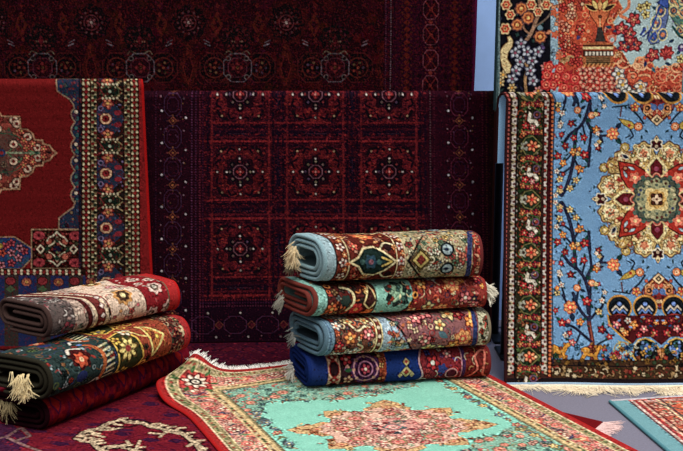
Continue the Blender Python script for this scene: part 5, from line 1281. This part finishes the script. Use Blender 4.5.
# ---- the rack that carries the rugs
ZM = on_wall(320, 92, YM)[1]; ZL = on_wall(70, 80, YL)[1]; ZR = on_wall(600, 93.5, YR)[1]
rack = thing('display_rack', 'dark steel display rack with pale lower bars behind the hanging rugs', 'rack', (0, .32, 0))
def rk(o): o.parent = rack; o.matrix_parent_inverse = rack.matrix_world.inverted(); return o
def part(o, lab=None):
    o.parent = rack
    o.location = (o.location.x, o.location.y - .32, o.location.z)
    if lab: o['label'] = lab
    return o
PXR = on_wall(498.5, 230, .30)[0]
for x in (-1.86, PXR + .002):
    part(tube('post', [(x, .345, .012), (x, .345, 2.18)], .024, M_POST))
    part(box('foot', x - .03, x + .03, .17, .50, 0, .014, M_POST))
part(tube('rail', [(-1.88, YM + .03, ZM - .032), (PXR + .012, YM + .03, ZM - .032)], .0155, M_POST))
part(tube('rail', [(-1.88, YL + .03, ZL - .032), (-1.03, YL + .03, ZL - .032)], .0155, M_POST))
part(tube('rail', [(-1.88, YU + .03, 2.15), (PXR + .012, YU + .03, 2.15)], .0155, M_POST))
for x in (-1.86, PXR + .002):
    for z in (ZM - .032, 2.15): part(tube('bracket', [(x, .335, z), (x, (YM if z < 2 else YU) + .03, z)], .010, M_POST))
part(tube('bracket', [(-1.86, YM + .03, ZL - .032), (-1.86, YL + .03, ZL - .032)], .010, M_POST))
for py in (329, 335): part(tube('lower_bar', [(-1.86, .385, on_wall(495, py, .35)[1]), (PXR + .06, .385, on_wall(495, py, .35)[1])], .006, M_PALE), 'pale thin lower bar')
for py in (93, 126): 
    z = on_wall(495, py, .29)[1]; part(box('peg', PXR - .018, PXR + .018, .305, .325, z - .007, z + .007, M_WHITE, None, .003), 'small white plastic peg')
rackr = thing('display_rack', 'dark steel display rack carrying the blue and peacock rugs', 'rack', (1.3, YR, 0))
def partr(o): o.parent = rackr; o.location = (-1.3, -YR, 0); return o
for x in (1.72,):
    partr(tube('post', [(x, YR + .16, .012), (x, YR + .16, 2.18)], .019, M_POST)); partr(box('foot', x - .03, x + .03, YR - .0, YR + .3, 0, .014, M_POST))
xl = on_wall(502, 200, YR)[0] + .06
partr(tube('post', [(xl, YR + .16, .012), (xl, YR + .16, 2.18)], .016, M_POST)); partr(box('foot', xl - .025, xl + .025, YR + .08, YR + .3, 0, .014, M_POST))
partr(tube('rail', [(xl, YR + .03, ZR - .032), (1.74, YR + .03, ZR - .032)], .0155, M_POST))
partr(tube('rail', [(xl, YR + .105, 2.15), (1.74, YR + .105, 2.15)], .0155, M_POST))
for x in (xl, 1.72):
    partr(tube('bracket', [(x, YR + .16, ZR - .032), (x, YR + .03, ZR - .032)], .009, M_POST)); partr(tube('bracket', [(x, YR + .16, 2.15), (x, YR + .105, 2.15)], .009, M_POST))

# ---- hanging rugs
def X(px, py, Y): return on_wall(px, py, Y)[0]
hung_rug('large dark oxblood rug with rows of turreted medallions, hung highest over the top rail', weave_upper(YU), -1.98, X(474.5, 45, YU), 2.182, on_wall(300, 112, YU)[1], YU,
         ((70, 14, 44), (78, 14, 48), (30, 10, 16)), (40, 16, 22), waves=((.006, 5, .4, 1), (.003, 13, 2, 0)), lean=lambda f, d: -.010 * f * d ** 4, fade=.3)
hung_rug('wine red rug with dotted medallions in a grid, hung behind the tall stack', weave_middle(YM), -1.08, X(493.5, 150, YM), ZM, .019, YM,
         ((40, 14, 24), (58, 26, 22), (24, 8, 16)), (44, 16, 24), waves=((.007, 4, 1, 1.5), (.003, 11, 0, 1)), lean=lambda f, d: .008 * f * d)
hung_rug('bright red rug with cream and blue border, hung at the left behind the low stack', weave_red(YL), -1.90, X(144.6, 150, YL), ZL, .03, YL,
         ((138, 18, 20), (150, 20, 20), (60, 14, 16)), (110, 40, 36), back_dx=-.02, waves=((.006, 6, .5, 1), (.003, 12, 1, 1)), lean=lambda f, d: .014 * f ** 3 * d ** 1.5)
TILT, ZB = .305, .016
blue, BV, bdn = hung_rug('sky blue rug with a gold and red star medallion and flowering trees', weave_blue(YR), X(506.2, 150, YR), 1.70, ZR, ZB, YR,
         ((44, 20, 22), (44, 20, 22), (150, 176, 204)), (160, 204, 246), waves=((.007, 5, 2, 1.5), (.0035, 12, 0, 1)), tilt=TILT, foot=.0, lean=lambda f, d: -.022 * (1 - f) ** 2 * d, flap=.315, back_dx=-.036)
hung_rug('floral rug with peacock, footed vase and black border, hung above the sky blue rug', weave_peacock(YR + .075), X(496.6, 45, YR + .075), 1.68, 2.182, on_wall(600, 110, YR + .075)[1], YR + .075,
         ((30, 44, 48), (84, 108, 112), (60, 60, 60)), (140, 110, 90), waves=((.005, 6, 1, 1), (.003, 12, 0, 0)), fade=.3)
# ivory warp ends of the blue rug, spilling from its hem onto the ground
rt, dr = [], []
for x in np.linspace(BV[-1, 4, 0], BV[-1, -4, 0], 190):
    j = int((x - BV[-1, 0, 0]) / (BV[-1, -1, 0] - BV[-1, 0, 0]) * (BV.shape[1] - 1)); p = BV[-1, j] + np.array([0, -.004, -.006]); rt.append(p)
    f = (x - BV[-1, 0, 0]) / 0.9
    dr.append((.55 * sin(13 * x) + .35 * sin(31 * x) + .3, -.8 - .25 * sin(9 * x + 1), -.05))
fo = fringe('fringe', rt, dr, yarn((244, 222, 194)), blue, .125, 7, .0023, .55, floor=.004 - ZB, vary=lambda p: .72 + .28 * sin(23 * p[0] + 1) * sin(9 * p[0]) + .25 * (p[0] + .2))
fo['label'] = 'ivory fringe lying along the ground'

# ---- rugs on the ground
gp_o, gp_w, gp_l = (-1.80, .36), (cos(-.03), sin(-.03)), (sin(-.03), -cos(-.03))
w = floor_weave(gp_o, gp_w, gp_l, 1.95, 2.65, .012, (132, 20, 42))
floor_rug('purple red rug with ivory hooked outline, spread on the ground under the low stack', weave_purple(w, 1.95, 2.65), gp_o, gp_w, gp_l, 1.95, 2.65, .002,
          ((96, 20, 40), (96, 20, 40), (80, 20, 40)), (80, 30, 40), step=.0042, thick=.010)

ar_w, ar_l = (.898, .44), (.44, -.898)
ar_o = (-.847, -.529)
AW, AL = 1.465, 1.75
w = floor_weave(ar_o, ar_w, ar_l, AW, AL, .022, (134, 204, 180))
def corner(U, V): return np.exp(-(V / .125) ** 2 - (U / .20) ** 2)
def lift(U, V):
    c = corner(U, V)
    return (.100) * c - .055 * c * np.exp(-(U / .03) ** 2) + .022 * np.exp(-(V / .06) ** 2) * np.clip(1 - U / .6, 0, 1) + .05 * np.exp(-((V - .16) / .09) ** 2 - (U / .12) ** 2)
def shift(U, V):
    c = np.exp(-(V / .085) ** 2 - (U / .20) ** 2); return .105 * c - .075 * np.exp(-((V - .20) / .15) ** 2 - (U / .16) ** 2), .09 * c
aq, AP = floor_rug('aqua rug with rose medallion and red edge, its back corner pushed up', weave_aqua(w, AW, AL), ar_o, ar_w, ar_l, AW, AL, .0135,
          ((156, 28, 28), (156, 28, 28), (150, 28, 28)), (190, 120, 100), step=.0038, lift=lift, move=shift)
rt, dr = [], []
for j in range(3, AP.shape[1] - 3, 3):
    rt.append(AP[0, j]); d = AP[0, j] - AP[3, j]; dr.append(d / np.linalg.norm(d) + np.array([0, 0, .30]))
fo = fringe('fringe', np.array(rt), dr, yarn((240, 232, 224)), aq, .040, 9, .0022, .3, floor=.014)
fo['label'] = 'white fringe along the back end'

# corner of a red rug peeping out below the aqua one
c0 = on_floor(602, 422.5, .004); c1 = on_floor(556, 411.5, .004)
rl = np.array(c0) - np.array(c1); rl /= np.linalg.norm(rl); rw = np.array([-rl[1], rl[0]])
oo = np.array(c0) - rw * .5 - rl * .36
w = Weave(-.02, .52, -.02, .38, 300, (92, 18, 22), 1 / 215.); w.scatter(0, 0, 107, 78, 90, [(120, 20, 26), (116, 28, 30), (60, 14, 18)], 1.5, 3, 'flc'); w.rect(92, -4, 112, 82, (96, 18, 22)); w.fleck(.1)
rr, RP = floor_rug('small red rug mostly hidden below the aqua rug, only its fringed corner showing', w, oo, tuple(rw), tuple(rl), .5, .36, .0005, ((110, 20, 24), (110, 20, 24), (100, 20, 24)), (120, 40, 40), thick=.008)
rt, dr = [], []
for j in np.linspace(RP.shape[1] * .55, RP.shape[1] - 2, 46).astype(int):
    rt.append(RP[-1, j]); dr.append(np.array([rl[0], rl[1], .05]) + np.array([rw[0], rw[1], 0]) * .25)
fo = fringe('fringe', np.array(rt), dr, yarn((232, 196, 190)), rr, .085, 6, .0019, .3, floor=.002); fo['label'] = 'pale pink fringe'

br_o = on_floor(610, 403); br_w = (.986, .168); br_l = (.130, -.9915)
w = floor_weave(br_o, br_w, br_l, .85, 1.3, .012, (196, 84, 60))
floor_rug('orange floral rug with a wide teal edge, lying before the sky blue rug', weave_teal_edge(w, .85, 1.3), br_o, br_w, br_l, .85, 1.3, .002,
          ((78, 124, 132), (78, 124, 132), (190, 184, 188)), (120, 110, 110), thick=.012)

# ---- folded rugs
TS, LS = 'folded rugs in the tall stack', 'folded rugs in the low stack'
def stack_roll(label, wf, p0, p1, z, H, dep, bl, brr, backc, group, **kw):
    """p0, p1: photo points of the lower front edge of the nose, carried to height z"""
    a = np.array(on_floor(p0[0], p0[1], z)); b = np.array(on_floor(p1[0], p1[1], z))
    d = b - a; L = float(np.linalg.norm(d)); rz = atan2(d[1], d[0]); bk = np.array([-sin(rz), cos(rz)])
    c = a + bk * (dep / 2 - .02)
    return folded_rug(label, wf(L), L, H / 2, dep, (c[0], c[1], z), rz, bl, brr, backc, group, **kw) + (L,)
GB = (116, 136, 140)
Z0 = .0275
r4 = stack_roll('navy blue folded rug, lowest in the tall stack on the aqua rug', weave_navy, (311, 390), (488, 379.5), Z0, .168, .33, (22, 38, 90), (100, 34, 34), (24, 28, 50), TS, shear=.06)
r3 = stack_roll('folded rug with pale blue rim and rust flowers, directly on the navy one', weave_pale_blue, (327, 359.5), (488, 348.5), Z0 + .17, .185, .33, (84, 108, 122), (120, 110, 90), (52, 62, 68), TS, shear=.13, tel=.006)
r2 = stack_roll('folded rug with aqua panels and orange flowers, second from the top of the tall stack', weave_aqua_panel, (316, 319), (484, 309.5), Z0 + .357, .158, .33, (104, 48, 42), (130, 44, 40), (92, 108, 102), TS, shear=.14, tel=.008)
r1 = stack_roll('ivory and rust folded rug with pale aqua rim, topmost of the tall stack', weave_ivory, (327, 285), (480, 280), Z0 + .517, .215, .31, (132, 160, 166), (96, 40, 40), (84, 104, 108), TS, shear=.15)
l3 = stack_roll('crimson plaid folded rug, lowest in the low stack, mostly in shade', weave_wine, (48, 431), (189, 373), .0135, .150, .34, (30, 8, 14), (90, 14, 26), (26, 10, 14), LS, shear=.05)
l2 = stack_roll('teal and gold folded rug with orange panel, middle of the low stack', weave_teal_gold, (52, 402), (188, 352.5), .1655, .186, .36, (38, 36, 28), (160, 36, 36), (40, 34, 26), LS, shear=.06)
l1 = stack_roll('crimson and cream folded rug with red rim, topmost of the low stack', weave_crimson_cream, (52, 340), (178, 312), .3535, .160, .36, (62, 46, 42), (168, 28, 28), (36, 26, 24), LS, shear=.08)
def tuft(r, where, direc, n, L, col, spread=.02, lab=None, fl=None):
    """warp ends bunched at the open end of a folded rug (given in the roll's own frame)"""
    rt = [np.array(where) + np.array([random.gauss(0, spread * .3), random.gauss(0, spread), random.gauss(0, spread)]) for _ in range(n)]
    dd = [np.array(direc) + np.array([random.gauss(0, .25) for _ in range(3)]) for _ in range(n)]
    f = fringe('fringe', rt, dd, yarn(col), r[0], L, 5, .0022, .3, floor=fl)
    if lab: f['label'] = lab
tuft(r1, (-.135, .02, .115), (-.3, -.5, -.8), 60, .05, (222, 200, 160), .017, 'cream fringe at the open end')
tuft(r1, (-.14, .06, .07), (-.4, -.1, -.9), 20, .05, (150, 136, 112), .016)
tuft(r2, (-.13, .03, .05), (-.6, -.2, -.7), 18, .05, (150, 146, 134), .02)
tuft(r2, (r2[3] + .012, -.12, .095), (.75, -.3, -.5), 150, .046, (236, 228, 208), .014, 'white fringe at the closed end')
tuft(r3, (-.13, .0, .08), (-.6, -.3, -.6), 14, .04, (120, 120, 116), .02)
tuft(r4, (-.07, -.02, .06), (-.7, -.3, -.5), 24, .045, (206, 200, 190), .012, fl=.004)
tuft(l2, (-.05, -.04, .07), (-.5, -.55, -.7), 70, .055, (226, 206, 160), .018, 'cream fringe at the open end')
tuft(l3, (-.04, .05, .09), (-.5, -.5, -.75), 18, .06, (150, 134, 100), .016, fl=.004)

# ------------------------------------------------------------------ light: bright overcast daylight from the front right, high up
wd = bpy.data.worlds.new('daylight'); SC.world = wd; wd.use_nodes = True
nt = wd.node_tree; N = nt.nodes; Lk = nt.links; bg = N['Background']
tc = N.new('ShaderNodeTexCoord'); sp = N.new('ShaderNodeSeparateXYZ'); rp = N.new('ShaderNodeValToRGB')
Lk.new(tc.outputs['Generated'], sp.inputs[0]); Lk.new(sp.outputs['Z'], rp.inputs['Fac'])
rp.color_ramp.elements[0].position = 0.0; rp.color_ramp.elements[0].color = (.055, .06, .07, 1)
rp.color_ramp.elements[1].position = .9; rp.color_ramp.elements[1].color = (.93, .96, 1.0, 1)
Lk.new(rp.outputs['Color'], bg.inputs['Color']); bg.inputs['Strength'].default_value = 1.0
sun = bpy.data.lights.new('sun', 'SUN'); sun.energy = 3.6; sun.angle = radians(32); sun.color = (1, .96, .90)
so = bpy.data.objects.new('sun', sun); COL.objects.link(so)
dv = np.array([-.20, .46, -1.0]); so.rotation_euler = __import__('mathutils').Vector(dv).to_track_quat('-Z', 'Y').to_euler()

cam = bpy.data.cameras.new('camera'); cam.sensor_width = 36; cam.lens = F / 683 * 36; cam.clip_start = .05
co = bpy.data.objects.new('camera', cam); COL.objects.link(co); co.location = (0, -DIST, EYE); co.rotation_euler = (pi / 2 - PITCH, 0, 0)
SC.camera = co
vs = SC.view_settings; vs.view_transform = 'Standard'; vs.look = 'None'; vs.gamma = 1; vs.exposure = 0.0; vs.use_curve_mapping = False
